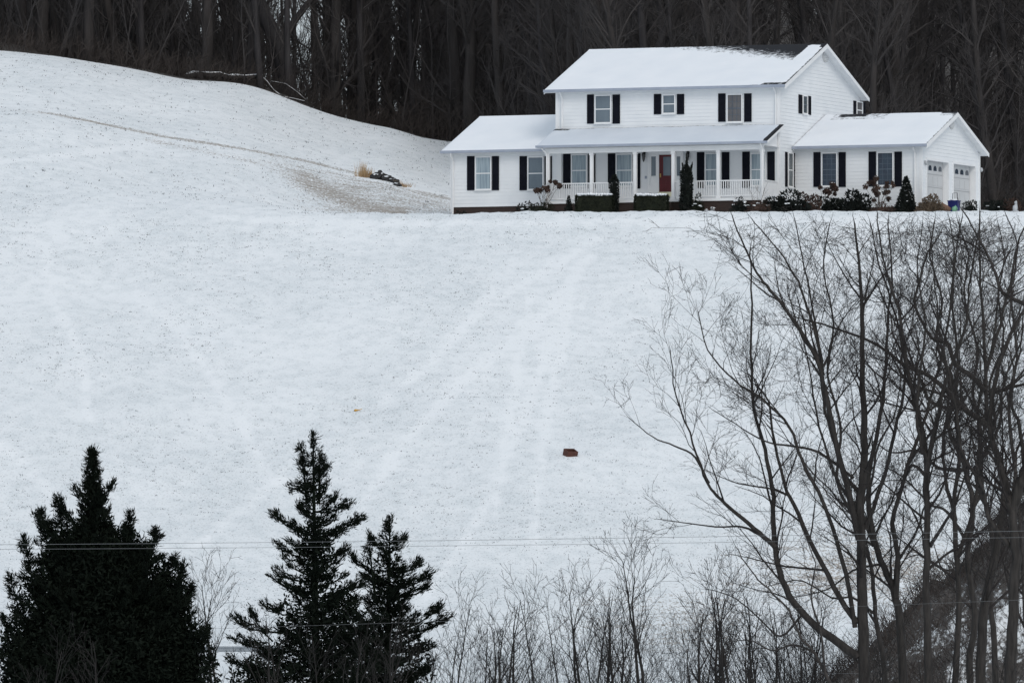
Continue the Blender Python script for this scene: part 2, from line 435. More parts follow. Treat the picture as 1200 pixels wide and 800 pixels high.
# sledge and wheel tracks pressed in the snow
tr = np.zeros_like(soil)
for pts, w in (([(160, 345), (205, 380), (240, 430), (275, 485), (310, 545)], 7), ([(55, 300), (60, 350), (95, 410), (105, 490)], 7),
               ([(690, 300), (640, 370), (560, 430), (470, 520), (420, 600)], 9), ([(670, 330), (655, 420), (635, 520), (625, 640)], 8),
               ([(650, 390), (610, 500), (560, 610), (500, 700)], 8), ([(580, 340), (520, 410), (450, 470)], 8), ([(700, 280), (600, 340), (520, 400)], 7),
               ([(620, 350), (600, 470), (580, 600)], 6), ([(0, 190), (100, 180), (190, 168)], 4), ([(250, 255), (420, 262), (900, 258), (1200, 256)], 5),
               ([(0, 520), (60, 575), (110, 650)], 9), ([(330, 560), (230, 640)], 8)):
    tr = np.maximum(tr, np.exp(-(seg_dist(PX, PY, pts) / (w * .72)) ** 2) * vis)
lit = np.zeros_like(soil)
grid_mesh("snowy_hillside", Xg, Yg, Zg, {"soil": soil, "track": tr * .56 - .42 * np.clip((PY - 420) / 300, 0, 1), "litter": lit}, M['ground'])

# forest floor beyond the edge of the field
xs2 = np.concatenate([[-5000, -1500, -500, -220, -120, -80, -60], np.arange(-46, 46.01, 1.2), [60, 80, 120, 220, 500, 1500, 5000]])
yw2 = y_woods(xs2)
rows = []
for s_ in np.concatenate([[0, .002, .006], np.linspace(.01, .3, 60), [.34, .4, .5, .7, 1.0]]):
    rows.append(yw2 + (1500 - yw2) * s_)
for y in (2500, 6000): rows.append(np.full(xs2.shape, float(y)))
Y2 = np.array(rows); X2 = np.broadcast_to(xs2, Y2.shape)
Z2 = terrain(X2, Y2) + np.where(Y2 <= yw2 + 1e-3, 0, .25 * np.sin(X2 * .8 + Y2 * .3) * np.sin(Y2 * .21))
l2 = np.full(X2.shape, .74) + .14 * np.sin(X2 * .35) * np.sin(Y2 * .17 + X2 * .1)
grid_mesh("forest_floor", X2, Y2, Z2, {"soil": l2 * 0, "track": l2 * 0, "litter": l2}, M['ground'])

# dark bank low on the right, behind the near trees
bx = np.concatenate([np.arange(4, 32, .25), [36, 45, 60, 90]])
by = np.arange(284, 332, .6)
BX, BY = np.meshgrid(bx, by)
hh = np.interp(BX, [4, 8.6, 10, 12, 15, 20, 30, 90], [-2.6, -.8, .4, 2.2, 4.9, 7.6, 10, 10])
tt = np.clip((BY - 286) / 15, 0, 1); tb = np.clip((BY - 301) / 29, 0, 1)
shp = np.where(BY < 301, np.sin(tt * math.pi / 2) ** 1.2, np.cos(tb * math.pi / 2))
BZ = -2.3 + (hh + 2.3) * shp
for i in range(BZ.shape[0]):
    for j in range(BZ.shape[1]):
        BZ[i, j] += .55 * mnoise.fractal(Vector((BX[i, j] * .5, BY[i, j] * .4, 3)), 1, 2, 5) + .22 * mnoise.noise(Vector((BX[i, j] * 2.3, BY[i, j] * 1.5, 7)))
bl = .70 + .0 * BX
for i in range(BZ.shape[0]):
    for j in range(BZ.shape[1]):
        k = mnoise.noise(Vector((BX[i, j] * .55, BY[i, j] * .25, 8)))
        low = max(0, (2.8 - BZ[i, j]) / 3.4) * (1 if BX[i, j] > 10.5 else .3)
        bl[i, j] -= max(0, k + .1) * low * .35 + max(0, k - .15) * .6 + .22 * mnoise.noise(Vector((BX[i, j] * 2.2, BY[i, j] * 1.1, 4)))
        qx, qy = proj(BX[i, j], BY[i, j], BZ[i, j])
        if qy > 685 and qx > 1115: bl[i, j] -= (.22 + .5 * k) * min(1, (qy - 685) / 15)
grid_mesh("wooded_bank", BX, BY, BZ, {"soil": BX * 0, "track": BX * 0, "litter": bl}, M['ground'])

# grass tips poking through the thin snow
tuft = MB(); rg = random.Random(11)
def add_tuft(p, h, w, n):
    for _ in range(n):
        q = p + Vector((rg.gauss(0, w), rg.gauss(0, w), -.01))
        a = rg.uniform(0, math.pi); dx = math.cos(a) * rg.uniform(.012, .03)
        lean = Vector((rg.gauss(0, .6), rg.gauss(0, .4), 1)).normalized() * h * rg.uniform(.5, 1.1)
        tuft.face([q + Vector((-dx, 0, 0)), q + Vector((dx, 0, 0)), q + lean])
k = 0
while k < 32000:
    y = rg.uniform(432, 532); x = rg.uniform(-30, 30)
    dn = mnoise.noise(Vector((x * .16, y * .08, 0))) + .6 * mnoise.noise(Vector((x * .7, y * .35, 5)))
    if rg.random() > .42 + dn * 1.0: continue
    k += 1
    big = rg.random() ** 3
    add_tuft(Vector((x, y, ground_z(x, y))), .02 + .06 * big, .03 + .07 * big, 1 if big < .25 else 4)
k = 0
while k < 3000:
    y = rg.uniform(534, 618); x = rg.uniform(-34, -2)
    if y > y_woods(x): continue
    k += 1
    big = rg.random() ** 3
    add_tuft(Vector((x, y, ground_z(x, y))), .05 + .12 * big, .05 + .08 * big, 3)
o = obj("grass_tufts", tuft, M['tuft'])
tag(o, "sparse dead grass tips poking through thin snow on the hillside", "grass", kind="stuff")

# ------------------------------------------------------------------ house
TH = R(22); GZ = 24.85
O0 = at(913, 170, 540.0); O0.z = GZ
eu = Vector((math.cos(TH), -math.sin(TH), 0)); ev = Vector((math.sin(TH), math.cos(TH), 0))
def hitv(px, py, v0):
    d = Vector(ray(px, py)); t = (v0 + O0.dot(ev) ) / d.dot(ev)
    O_ = Vector((O0.x, O0.y, 0))
    t = (v0 + O_.dot(ev)) / Vector((d.x, d.y, 0)).dot(ev)
    P = d * t
    return (P - O_).dot(eu), P.z - GZ
def hitu(px, py, u0):
    d = Vector(ray(px, py)); O_ = Vector((O0.x, O0.y, 0))
    t = (u0 + O_.dot(eu)) / Vector((d.x, d.y, 0)).dot(eu)
    P = d * t
    return (P - O_).dot(ev), P.z - GZ

house = thing("house", "large white two storey farmhouse with snowy roofs, front porch and attached garage on the hilltop", "house", O0, -TH)
UL = hitv(652, 150, 0)[0]
UW = hitv(529, 210, 0)[0]
GV = 2.3
UG = hitv(1080, 210, GV)[0]
DM, DW, DG = 12.3, 10.2, 9.2
TAN = math.tan(R(21.2))
ZE_M = hitv(800, 102, -.35)[1]
ZE_W = hitv(570, 176, -.35)[1]
ZE_G = hitv(1000, 170.5, GV - .35)[1]
print("UL", UL, "UW", UW, "UG", UG, "ZE", ZE_M, ZE_W, ZE_G)

def lap(mb, a0, a1, z0, z1, put, top=None, opens=(), pitch=.19, out=.016):
    """lap siding: put(a, depth, z) maps wall coordinates to house ones; top(a)->z limits a gable"""
    zs_ = [z0]; z = z0
    while z < z1 - 1e-6:
        z = min(z + pitch, z1); zs_.append(z)
    cuts = sorted(set(zs_ + [c for o_ in opens for c in (o_[2], o_[3])]))
    for i in range(len(cuts) - 1):
        za, zb = cuts[i], cuts[i + 1]
        if zb - za < 1e-4: continue
        k = math.floor((za - z0) / pitch + 1e-4)
        fa = (za - z0) / pitch - k; fb = min(1, (zb - z0) / pitch - k)
        da = out * (1 - fa) + .002; db = out * (1 - fb) + .002
        spans = [(a0, a1)]
        for (p, q, r_, s_) in opens:
            if za >= r_ - 1e-5 and zb <= s_ + 1e-5:
                ns = []
                for (s0, s1) in spans:
                    if p > s0: ns.append((s0, min(p, s1)))
                    if q < s1: ns.append((max(q, s0), s1))
                spans = [s__ for s__ in ns if s__[1] - s__[0] > 1e-4]
        for (s0, s1) in spans:
            if top:
                am, tan_, zt = top
                def lim(zz): return max(0.0, (zt - zz) / tan_)
                l0a, l1a = max(s0, am - lim(za)), min(s1, am + lim(za))
                l0b, l1b = max(s0, am - lim(zb)), min(s1, am + lim(zb))
                if l1a - l0a < 1e-3: continue
                if l1b < l0b: l0b = l1b = (l0b + l1b) / 2
                mb.face([put(l0a, da, za), put(l1a, da, za), put(l1b, db, zb), put(l0b, db, zb)])
                s0, s1 = l0a, l1a
            else:
                mb.face([put(s0, da, za), put(s1, da, za), put(s1, db, zb), put(s0, db, zb)])
            mb.face([put(s0, .002, za), put(s1, .002, za), put(s1, da, za), put(s0, da, za)])

front = lambda v0: (lambda a, d, z: (a, v0 - d, z))
right = lambda u0: (lambda a, d, z: (u0 + d, a, z))
left = lambda u0: (lambda a, d, z: (u0 - d, a, z))
back_ = lambda v0: (lambda a, d, z: (a, v0 + d, z))

OH = .35; TK = .17
def roof_z(ze, v0, v): return ze + (v - (v0 - OH)) * TAN     # top surface of the front slope
def top_lim(v0, D, ze): return ((v0 + D / 2), TAN, roof_z(ze, v0, v0 + D / 2) - TK)

ZB = .55    # top of the brick foundation
# garage door openings on the plane u = UG
g1a = hitu(1086, 200, UG)[0]; g1b = hitu(1111, 200, UG)[0]
g2a = hitu(1117, 200, UG)[0]; g2b = hitu(1142.5, 200, UG)[0]
gtop = hitu(1086, 187.5, UG)[1]
print("garage openings", g1a, g1b, g2a, g2b, gtop)

def walls(name, u0, u1, v0, D, ze, sides, zb=ZB, gar=False, zlow=None):
    mb = MB(); zt = roof_z(ze, v0, v0) - TK
    lap(mb, u0, u1, zb, zt + .0, front(v0))
    lap(mb, u0, u1, zb, zt, back_(v0 + D))
    zr = roof_z(ze, v0, v0 + D / 2) - TK
    for s_ in sides:
        if s_ == 'R':
            ops = [(g1a, g1b, .0, gtop), (g2a, g2b, .0, gtop)] if gar else []
            lap(mb, v0, v0 + D, (.0 if gar else zb), zr, right(u1), top=top_lim(v0, D, ze), opens=ops)
        else:
            lap(mb, v0, v0 + D, zlow or zb, zr, left(u0), top=top_lim(v0, D, ze))
    return obj(name, mb, M['siding'], house)

w1 = walls("wall", UL, 0, 0, DM, ZE_M, 'RL')
w2 = walls("wall", UW, UL, 0, DW, ZE_W, 'L')
w3 = walls("wall", 0, UG, GV, DG, ZE_G, 'R', zb=.25, gar=True)
# corner boards
cb = MB()
def corner(u, v, z0, z1, su, sv):
    cb.box(min(u, u - su * .13), max(u, u - su * .13), min(v + sv * .03, v - .0), max(v + sv * .03, v), z0, z1) if False else None
for (u, v, z1, du, dv) in ((UL, 0, roof_z(ZE_M, 0, 0) - TK, 1, 1), (0, 0, roof_z(ZE_M, 0, 0) - TK, -1, 1), (0, DM, roof_z(ZE_M, 0, 0) - TK, -1, -1),
                           (UW, 0, roof_z(ZE_W, 0, 0) - TK, 1, 1), (UG, GV, roof_z(ZE_G, GV, GV) - TK, -1, 1), (UG, GV + DG, roof_z(ZE_G, GV, GV) - TK, -1, -1)):
    # du points into the house along u, dv into the house along v
    x0, x1 = sorted((u - du * .035, u + du * .12)); y0, y1 = sorted((v - dv * .035, v + dv * .12))
    cb = MB(); cb.box(x0, x1, y0, y1, .3, z1 - .01); obj("corner_board", cb, M['trim'], house)

fd = MB()
fd.box(UW + .05, -.0, .03, .3, -.4, ZB - .003); fd.box(-.3, -.03, .3, GV, -.4, ZB - .003); fd.box(UW + .05, UW + .3, .3, DW, -.4, ZB - .003)
fd.box(-.02, UG - .05, GV + .03, GV + .3, -.4, .247)
obj("foundation", fd, M['brick'], house)

def roof(u0, u1, v0, D, ze, ou0, ou1, bare, name="roof"):
    """gable roof: snowy top grids, white fascia, soffit, rakes"""
    vm = v0 + D / 2; zr = roof_z(ze, v0, vm)
    a0, a1 = u0 - ou0, u1 + ou1
    nu, nv = int((a1 - a0) * 5), 34
    for sgn, nm in ((1, 'front'), (-1, 'back')):
        vs = np.linspace(0, 1, nv + 1); us = np.linspace(a0, a1, nu + 1)
        Ug, Tg = np.meshgrid(us, vs)
        ve = v0 - OH if sgn > 0 else v0 + D + OH
        Vg = ve + (vm - ve) * Tg
        # a snow layer: a little uneven, thinner at the edges
        nz = np.array([[mnoise.noise(Vector((u * .8, t * 4, sgn))) for u in us] for t in vs])
        Zg_ = ze + (zr - ze) * Tg + .045 + .03 * nz
        edge = (Tg < 1e-6) | (Ug <= a0 + 1e-6) | (Ug >= a1 - 1e-6)
        Zg_ = np.where(edge, ze + (zr - ze) * Tg + .012, Zg_)
        Zg_ = np.where(Tg > 1 - 1e-6, zr + .03, Zg_)
        ba = bare((Ug - a0) / (a1 - a0), Tg, Ug, (a1 - Ug), sgn)
        if sgn < 0: Ug, Vg, Zg_, ba = Ug[:, ::-1], Vg[:, ::-1], Zg_[:, ::-1], ba[:, ::-1]
        o_ = grid_mesh(name, Ug, Vg, Zg_, {"bare": ba}, M['roof'], kind=None)
        o_.parent = house
    mb = MB()
    for sgn in (1, -1):
        ve = v0 - OH if sgn > 0 else v0 + D + OH
        vw = v0 if sgn > 0 else v0 + D
        # sloping underside as a slab, rake ends closed
        A = [(a0, ve, ze), (a1, ve, ze), (a1, vm, zr), (a0, vm, zr)]
        B = [(p[0], p[1], p[2] - TK) for p in A]
        mb.face(B if sgn > 0 else B[::-1])
        mb.face([A[0], A[1], B[1], B[0]])
        mb.face([A[1], A[2], B[2], B[1]])
        mb.face([A[0], B[0], B[3], A[3]])
    obj("soffit", mb, M['trim'], house)
    g = MB(); g.box(a0 - .02, a1 + .02, v0 - OH - .13, v0 - OH - .004, ze - .13, ze + .01)
    obj("gutter", g, M['gutter'], house)
    # rake boards, proud of the slab ends, on the right gable
    for (e, sg) in ((a1, 1), (a0, -1)):
        for sgn in (1, -1):
            rk = MB(); ve = v0 - OH if sgn > 0 else v0 + D + OH
            x0, x1 = (e + .003, e + .03) if sg > 0 else (e - .03, e - .003)
            q = [(ve, ze - TK - .06), (ve, ze - .03), (vm, zr - .03), (vm, zr - TK - .06)]
            rk.face([(x1, a, b) for a, b in q]); rk.face([(x0, a, b) for a, b in q])
            rk.face([(x0, q[0][0], q[0][1]), (x1, q[0][0], q[0][1]), (x1, q[3][0], q[3][1]), (x0, q[3][0], q[3][1])])
            rk.face([(x0, q[1][0], q[1][1]), (x1, q[1][0], q[1][1]), (x1, q[2][0], q[2][1]), (x0, q[2][0], q[2][1])])
            rk.face([(x0, q[0][0], q[0][1]), (x1, q[0][0], q[0][1]), (x1, q[1][0], q[1][1]), (x0, q[1][0], q[1][1])])
            obj("rake_board", rk, M['trim'], house)

def bare_main(f, t, u, dr, sgn):
    b = np.full(f.shape, .0)
    if sgn > 0:
        ridge = np.clip((t - (1.0 - .52 * np.clip((f - .22) / .78, 0, 1) ** 1.2)) / .30, 0, 1)
        b = np.maximum(b, .42 + .42 * ridge * np.clip((f - .25) / .3, 0, 1)) * (ridge > 0)
        strip = (dr < .85) & (dr > .12) & (t > .12) & (t < .97)
        b = np.where(strip, b * .0, b)
        b = np.maximum(b, np.where((dr < .18 + .5 * np.clip((t - .9) / .1, 0, 1)) & (t > .0), .75, 0) * (dr < .5))
        b = np.maximum(b, np.where((t < .05 * np.clip((f - .84) / .1, 0, 1)), .66, 0))
        b = np.maximum(b, np.where((t > .955) & (f > .86), .8, 0))
        spot = np.exp(-((f - .11) / .02) ** 2 - ((t - .33) / .03) ** 2); b = np.maximum(b, spot * .45)
        b = np.maximum(b, np.where(t > .985, .62, 0))
    else: b[:] = .5
    return b
def bare_wing(f, t, u, dr, sgn):
    b = np.zeros(f.shape)
    if sgn > 0: b = np.maximum(b, np.where(t > .985, .5, 0))
    return b
def bare_gar(f, t, u, dr, sgn):
    b = np.zeros(f.shape)
    if sgn > 0:
        b = np.maximum(b, .72 * ((t > .90) & (u < 2.6) & (u > 1.0)))
        b = np.maximum(b, .50 * ((t > .80) & (u < 3.8) & (u > .6)))
        b = np.maximum(b, np.where((t > .86) & (dr < .9), .52, 0))
        b = np.maximum(b, np.where((t > .95) & (dr < .9), .75, 0))
        b = np.maximum(b, np.where(dr < .2, .62, 0))
        b = np.maximum(b, np.where(t > .975, .6, 0))
    return b
roof(UL, 0, 0, DM, ZE_M, .55, .45, bare_main)
roof(UW, UL - .06, 0, DW, ZE_W, .45, -.0, bare_wing)
roof(.06, UG, GV, DG, ZE_G, 0, .4, bare_gar)

# windows -----------------------------------------------------------
def window(w, h, glass, put, parent=house, grid=None, sash=True):
    """frame part with pane and muntin sub-parts; put(a, depth, z) in house space, a centred by the caller"""
    fr = MB(); t = .06
    def bx(mb, a0, a1, z0, z1, d0, d1):
        P = [put(a, d, z) for z in (z0, z1) for d in (d0, d1) for a in (a0, a1)]
        x = [p[0] for p in P]; y = [p[1] for p in P]; z = [p[2] for p in P]
        mb.box(min(x), max(x), min(y), max(y), min(z), max(z))
    bx(fr, -w/2, -w/2 + t, 0, h, .004, .07); bx(fr, w/2 - t, w/2, 0, h, .004, .07)
    bx(fr, -w/2 + t, w/2 - t, h - t, h, .004, .072); bx(fr, -w/2 + t, w/2 - t, 0, t, .004, .072)
    bx(fr, -w/2 - .03, w/2 + .03, -.045, -.002, .004, .11)
    f = obj("window", fr, M['trim'], parent)
    p = MB(); bx(p, -w/2 + t, w/2 - t, t, h - t, .006, .03)
    obj("pane", p, M[glass], f)
    mu = MB()
    if sash: bx(mu, -w/2 + t, w/2 - t, h * .48, h * .48 + .05, .032, .055)
    if grid:
        for i in range(1, grid[0]):
            a = -w/2 + t + (w - 2*t) * i / grid[0]; bx(mu, a - .011, a + .011, t, h - t, .033, .046)
        for j in range(1, grid[1]):
            z = t + (h - 2*t) * j / grid[1]; bx(mu, -w/2 + t, w/2 - t, z - .010, z + .010, .0335, .045)
    if mu.v: obj("muntins", mu, M['trim' if not grid else 'muntin'], f)
    return f

def shutter(a, z0, w, h, put):
    mb = MB()
    def bx(a0, a1, z0_, z1_, d0, d1):
        P = [put(aa, d, z) for z in (z0_, z1_) for d in (d0, d1) for aa in (a0, a1)]
        x = [p[0] for p in P]; y = [p[1] for p in P]; z = [p[2] for p in P]
        mb.box(min(x), max(x), min(y), max(y), min(z), max(z))
    s = .05
    bx(a - w/2, a - w/2 + s, z0, z0 + h, .022, .055); bx(a + w/2 - s, a + w/2, z0, z0 + h, .022, .055)
    for zz in (z0, z0 + h * .48, z0 + h - .07): bx(a - w/2 + s, a + w/2 - s, zz, zz + .07, .022, .054)
    n = max(4, int(h / .07))
    for i in range(n):
        zz = z0 + .07 + (h - .14) * i / n
        bx(a - w/2 + s, a + w/2 - s, zz, zz + .035, .024, .042)
    bx(a - w/2 + s, a + w/2 - s, z0 + .01, z0 + h - .01, .023, .030)
    return obj("shutter", mb, M['shutter'], house)

def front_window(x0, x1, y0, y1, v, glass, sl=None, sr=None, grid=None, sash=True, sy=None):
    uc, _ = hitv((x0 + x1) / 2, (y0 + y1) / 2, v)
    ua, zt = hitv(x0, y0, v); ub, zb = hitv(x1, y1, v)
    w = ub - ua; c = (ua + ub) / 2
    put0 = front(v)
    window(w, zt - zb, glass, lambda a, d, z: put0(a + c, d + .02, z + zb), grid=grid, sash=sash)
    sy = sy or (y0 - .5, y1 + .5)
    for s in (sl, sr):
        if s:
            a0, z1 = hitv(s[0], sy[0], v); a1, z0 = hitv(s[1], sy[1], v)
            shutter((a0 + a1) / 2, z0, a1 - a0, z1 - z0, put0)

def side_window(x0, x1, y0, y1, u, glass, sl=None, sr=None, grid=None):
    va, zt = hitu(x0, y0, u); vb, _ = hitu(x1, y0, u); zb = hitu((x0+x1)/2, y1, u)[1]
    c = (va + vb) / 2; put0 = right(u)
    window(vb - va, zt - zb, glass, lambda a, d, z: put0(a + c, d + .02, z + zb), grid=grid)
    for s in (sl, sr):
        if s:
            a0 = hitu(s[0], y0, u)[0]; a1 = hitu(s[1], y0, u)[0]
            shutter((a0 + a1) / 2, zb, a1 - a0, zt - zb, put0)

front_window(557.2, 576.3, 183.7, 222.5, 0, 'curtain', (547.7, 556.3), (577, 585))
front_window(618.6, 637.6, 183.7, 222.5, 0, 'blind', (609.2, 617.8), (638.5, 647))
front_window(669.8, 688.6, 181, 218.5, 0, 'curtain', (660.2, 668.9), (689.6, 698), sy=(180.5, 221))
front_window(722.3, 741.8, 180.5, 218.5, 0, 'curtain', (712.7, 721.3), (742.8, 750.6), sy=(180, 221))
front_window(826.5, 845, 179.5, 218, 0, 'curtain', (817, 825.5), (846.3, 855), sy=(178.5, 220.5))
front_window(880, 898, 179.5, 218, 0, 'curtain', (870.2, 878.8), (899.5, 908.2), sy=(178, 220))
front_window(697.3, 716.8, 111.6, 144.5, 0, 'blind', (688.3, 696.2), (718.2, 726.8))
front_window(776.6, 792, 111, 133.5, 0, 'blind', (766.6, 775), (793.6, 802))
front_window(852, 870.6, 110.4, 143.5, 0, 'brown_glass', (842, 850.4), (872.4, 881), sy=(109.8, 142.8), grid=(3, 4))
front_window(963, 981.8, 179, 218.5, GV, 'dark_glass', (953.6, 961.8), (983, 991.4), grid=(3, 6))
front_window(1028, 1047.6, 178.4, 218, GV, 'dark_glass', (1018.2, 1026.8), (1048.6, 1057.2), grid=(3, 6))
side_window(939.6, 945.2, 111.5, 134, 0, 'side_glass', (935.3, 939.2), (945.6, 949.6), grid=(2, 4))
side_window(1002.6, 1009.6, 118.5, 140, 0, 'brown_glass', (999.6, 1002.4), (1010, 1013))
side_window(922.4, 928.4, 178.5, 219.5, 0, 'side_glass', (919.6, 922), (928.8, 931.4))

# door with sidelights ----------------------------------------------
def rect_v(mb, x0, x1, y0, y1, v, d0, d1):
    ua, zt = hitv(x0, y0, v); ub, zb = hitv(x1, y1, v)
    mb.box(ua, ub, v - d1, v - d0, zb, zt); return ua, ub, zb, zt
mb = MB()
rect_v(mb, 759.5, 801.5, 178.2, 181.0, 0, .02, .08)
for a, b in ((759.5, 762.0), (770.6, 772.8), (789.8, 792.0), (799.2, 801.5)): rect_v(mb, a, b, 181.0, 226.2, 0, .02, .08)
rect_v(mb, 762, 770.6, 207, 226.2, 0, .02, .05); rect_v(mb, 792, 799.2, 207, 226.2, 0, .02, .05)
obj("door_frame", mb, M['trim'], house)
for a, b in ((762, 770.6), (792, 799.2)):
    mb = MB(); rect_v(mb, a + 1.6, b - 1.6, 183.5, 206, 0, .022, .04); sl = obj("sidelight", mb, M['blind'], house)
    f2 = MB()
    rect_v(f2, a, a + 1.6, 181, 207, 0, .02, .06); rect_v(f2, b - 1.6, b, 181, 207, 0, .02, .06); rect_v(f2, a + 1.6, b - 1.6, 181, 183.5, 0, .02, .06)
    obj("frame", f2, M['trim'], sl)
mb = MB()
rect_v(mb, 772.8, 789.8, 181.0, 225.2, 0, .02, .05)
for (a, b, c, d) in ((774.5, 780.5, 209, 222), (782, 788, 209, 222)): rect_v(mb, a, b, c, d, 0, .05, .062)
door = obj("door", mb, M['door'], house)
mb = MB(); rect_v(mb, 777.8, 786.5, 184, 205.8, 0, .052, .064); obj("pane", mb, M['blind'], door)
mb = MB(); rect_v(mb, 774.0, 775.2, 203.5, 208, 0, .052, .12); obj("handle", mb, M['brass'], door)
mb = MB(); rect_v(mb, 772.6, 791.5, 225.3, 230.5, 0, .10, .16); obj("threshold", mb, M['kick'], house)

# coach lanterns
for px_ in (755.5, 806.8):
    u, z = hitv(px_, 181, 0)
    mb = MB(); v = -.17
    mb.tube([Vector((u, v, z + .28)), Vector((u, v, z + .20)), Vector((u, v, z + .10)), Vector((u, v, z + .02)), Vector((u, v, z - .01))], [.008, .03, .05, .10, .09], 6)
    mb.tube([Vector((u, v, z - .30)), Vector((u, v, z - .34)), Vector((u, v, z - .42))], [.055, .05, .008], 6)
    for k in range(6):
        a = k * math.pi / 3
        mb.tube([Vector((u + .09 * math.cos(a), v + .09 * math.sin(a), z)), Vector((u + .055 * math.cos(a), v + .055 * math.sin(a), z - .30))], [.012, .012], 3)
    mb.tube([Vector((u, -.02, z + .12)), Vector((u, -.12, z + .22)), Vector((u, v, z + .18))], [.014] * 3, 4)
    mb.box(u - .05, u + .05, -.035, -.02, z - .15, z + .18)
    ln = obj("lantern", mb, M['lantern'], house)
    g = MB(); g.tube([Vector((u, v, z)), Vector((u, v, z - .30))], [.08, .048], 6, cap=True); obj("lamp_glass", g, M['lamp_glass'], ln)
mb = MB(); u, z = hitv(757, 208, 0); mb.box(u - .05, u + .05, -.05, -.022, z - .07, z + .07); obj("meter_box", mb, M['gutter'], house)

# porch ---------------------------------------------------------------
PV = -2.25
ZP = hitv(700, 235.0, PV)[1]
uPL = UL - .1; uPR = .30
zPT = hitv(780, 149.5, 0)[1]; zPE = hitv(770, 168, PV - .35)[1]
print("porch floor", ZP, "roof", zPT, zPE)
nu = 120; us = np.linspace(uPL, uPR, nu + 1); ts = np.linspace(0, 1, 13)
Ug, Tg = np.meshgrid(us, ts); Vg = (PV - .35) + (-(PV - .35) - .05) * Tg
Zg_ = zPE + (zPT - zPE) * Tg + .04 + .012 * np.sin(Ug * 2.2 + Tg * 5)
edge = (Tg < 1e-6) | (Ug <= uPL + 1e-6) | (Ug >= uPR - 1e-6)
Zg_ = np.where(edge, zPE + (zPT - zPE) * Tg + .008, Zg_)
ba = np.where(Tg > .93, .62, 0.0); ba = np.maximum(ba, np.where((uPR - Ug) < .22, .8, 0)); ba = np.maximum(ba, np.where((Tg > .88) & (Ug < uPL + .9), .7, 0))
o = grid_mesh("porch_roof", Ug, Vg, Zg_, {"bare": ba}, M['porch_roof'], kind=None); o.parent = house
mb = MB()
v1 = PV - .35
A = [(uPL, v1, zPE), (uPR, v1, zPE), (uPR, -.05, zPT), (uPL, -.05, zPT)]; B = [(a, b, c - .14) for a, b, c in A]
mb.face(B); mb.face([A[0], A[1], B[1], B[0]]); mb.face([A[1], A[2], B[2], B[1]]); mb.face([A[0], B[0], B[3], A[3]])
# ceiling, beam and the closed right end of the porch roof
mb.box(uPL + .3, uPR - .3, PV + .1, -.05, zPE - .20, zPE - .17)
mb.box(uPL + .35, uPR - .35, PV - .1, PV + .1, zPE - .42, zPE - .145)
for uu in (uPL + .32, uPR - .42):
    mb.face([(uu, PV, zPE - .16), (uu, -.06, zPE - .16), (uu, -.06, zPT - .16)]); mb.face([(uu + .04, PV, zPE - .16), (uu + .04, -.06, zPE - .16), (uu + .04, -.06, zPT - .16)])
obj("porch_ceiling", mb, M['trim'], house)
g = MB(); g.box(uPL - .02, uPR + .02, v1 - .12, v1 - .004, zPE - .11, zPE + .005); obj("gutter", g, M['gutter'], house)
zBm = zPE - .42
post_px = [642.3, 693.5, 744.5, 789.2, 842, 893.2]
pu = [hitv(p, 205, PV)[0] for p in post_px]
for u in pu:
    mb = MB(); r = .085
    mb.box(u - r, u + r, PV - r, PV + r, ZP, zBm); mb.box(u - r - .03, u + r + .03, PV - r - .03, PV + r + .03, ZP, ZP + .14); mb.box(u - r - .025, u + r + .025, PV - r - .025, PV + r + .025, zBm - .12, zBm - .002)
    obj("porch_post", mb, M['trim'], house)
zR = hitv(700, 214, PV)[1]
def railing(p0, p1, along_u, fixed):
    mb = MB()
    def bx(a0, a1, h, z0, z1):
        if along_u: mb.box(a0, a1, fixed - h, fixed + h, z0, z1)
        else: mb.box(fixed - h, fixed + h, a0, a1, z0, z1)
    bx(p0, p1, .035, zR - .06, zR); bx(p0, p1, .025, ZP + .10, ZP + .155)
    n = max(1, int((p1 - p0) / .125)); st = (p1 - p0) / n
    for i in range(n): c = p0 + st * (i + .5); bx(c - .021, c + .021, .018, ZP + .156, zR - .061)
    obj("railing", mb, M['trim'], house)
for i in (0, 1, 3, 4): railing(pu[i] + .09, pu[i + 1] - .09, True, PV)
railing(PV + .1, -.06, False, pu[-1]); railing(PV + .1, -.06, False, pu[0])
mb = MB(); mb.box(pu[0] - .15, pu[-1] + .15, PV - .14, -.03, ZP - .14, ZP - .002); obj("porch_floor", mb, M['trim'], house)
mb = MB(); mb.box(pu[0] - .10, pu[-1] + .10, PV - .08, -.2, -.4, ZP - .143); obj("porch_foundation", mb, M['brick'], house)
mb = MB()
ua, ub = pu[2] + .15, pu[3] - .02
for k in range(3):
    zt_ = (ZP - .0) * (3 - k) / 4 - .01; mb.box(ua, ub, PV - .12 - .3 * (k + 1), PV - .12 - .3 * k - .002, -.35, zt_)
steps = obj("front_steps", mb, M['brick'], house)
# small return wall with a pilaster at the left end of the porch
mb = MB(); u, _ = hitv(655.5, 200, -.05); mb.box(u - .14, u + .14, -.10, -.027, ZP, zPE - .2); obj("pilaster", mb, M['trim'], house)

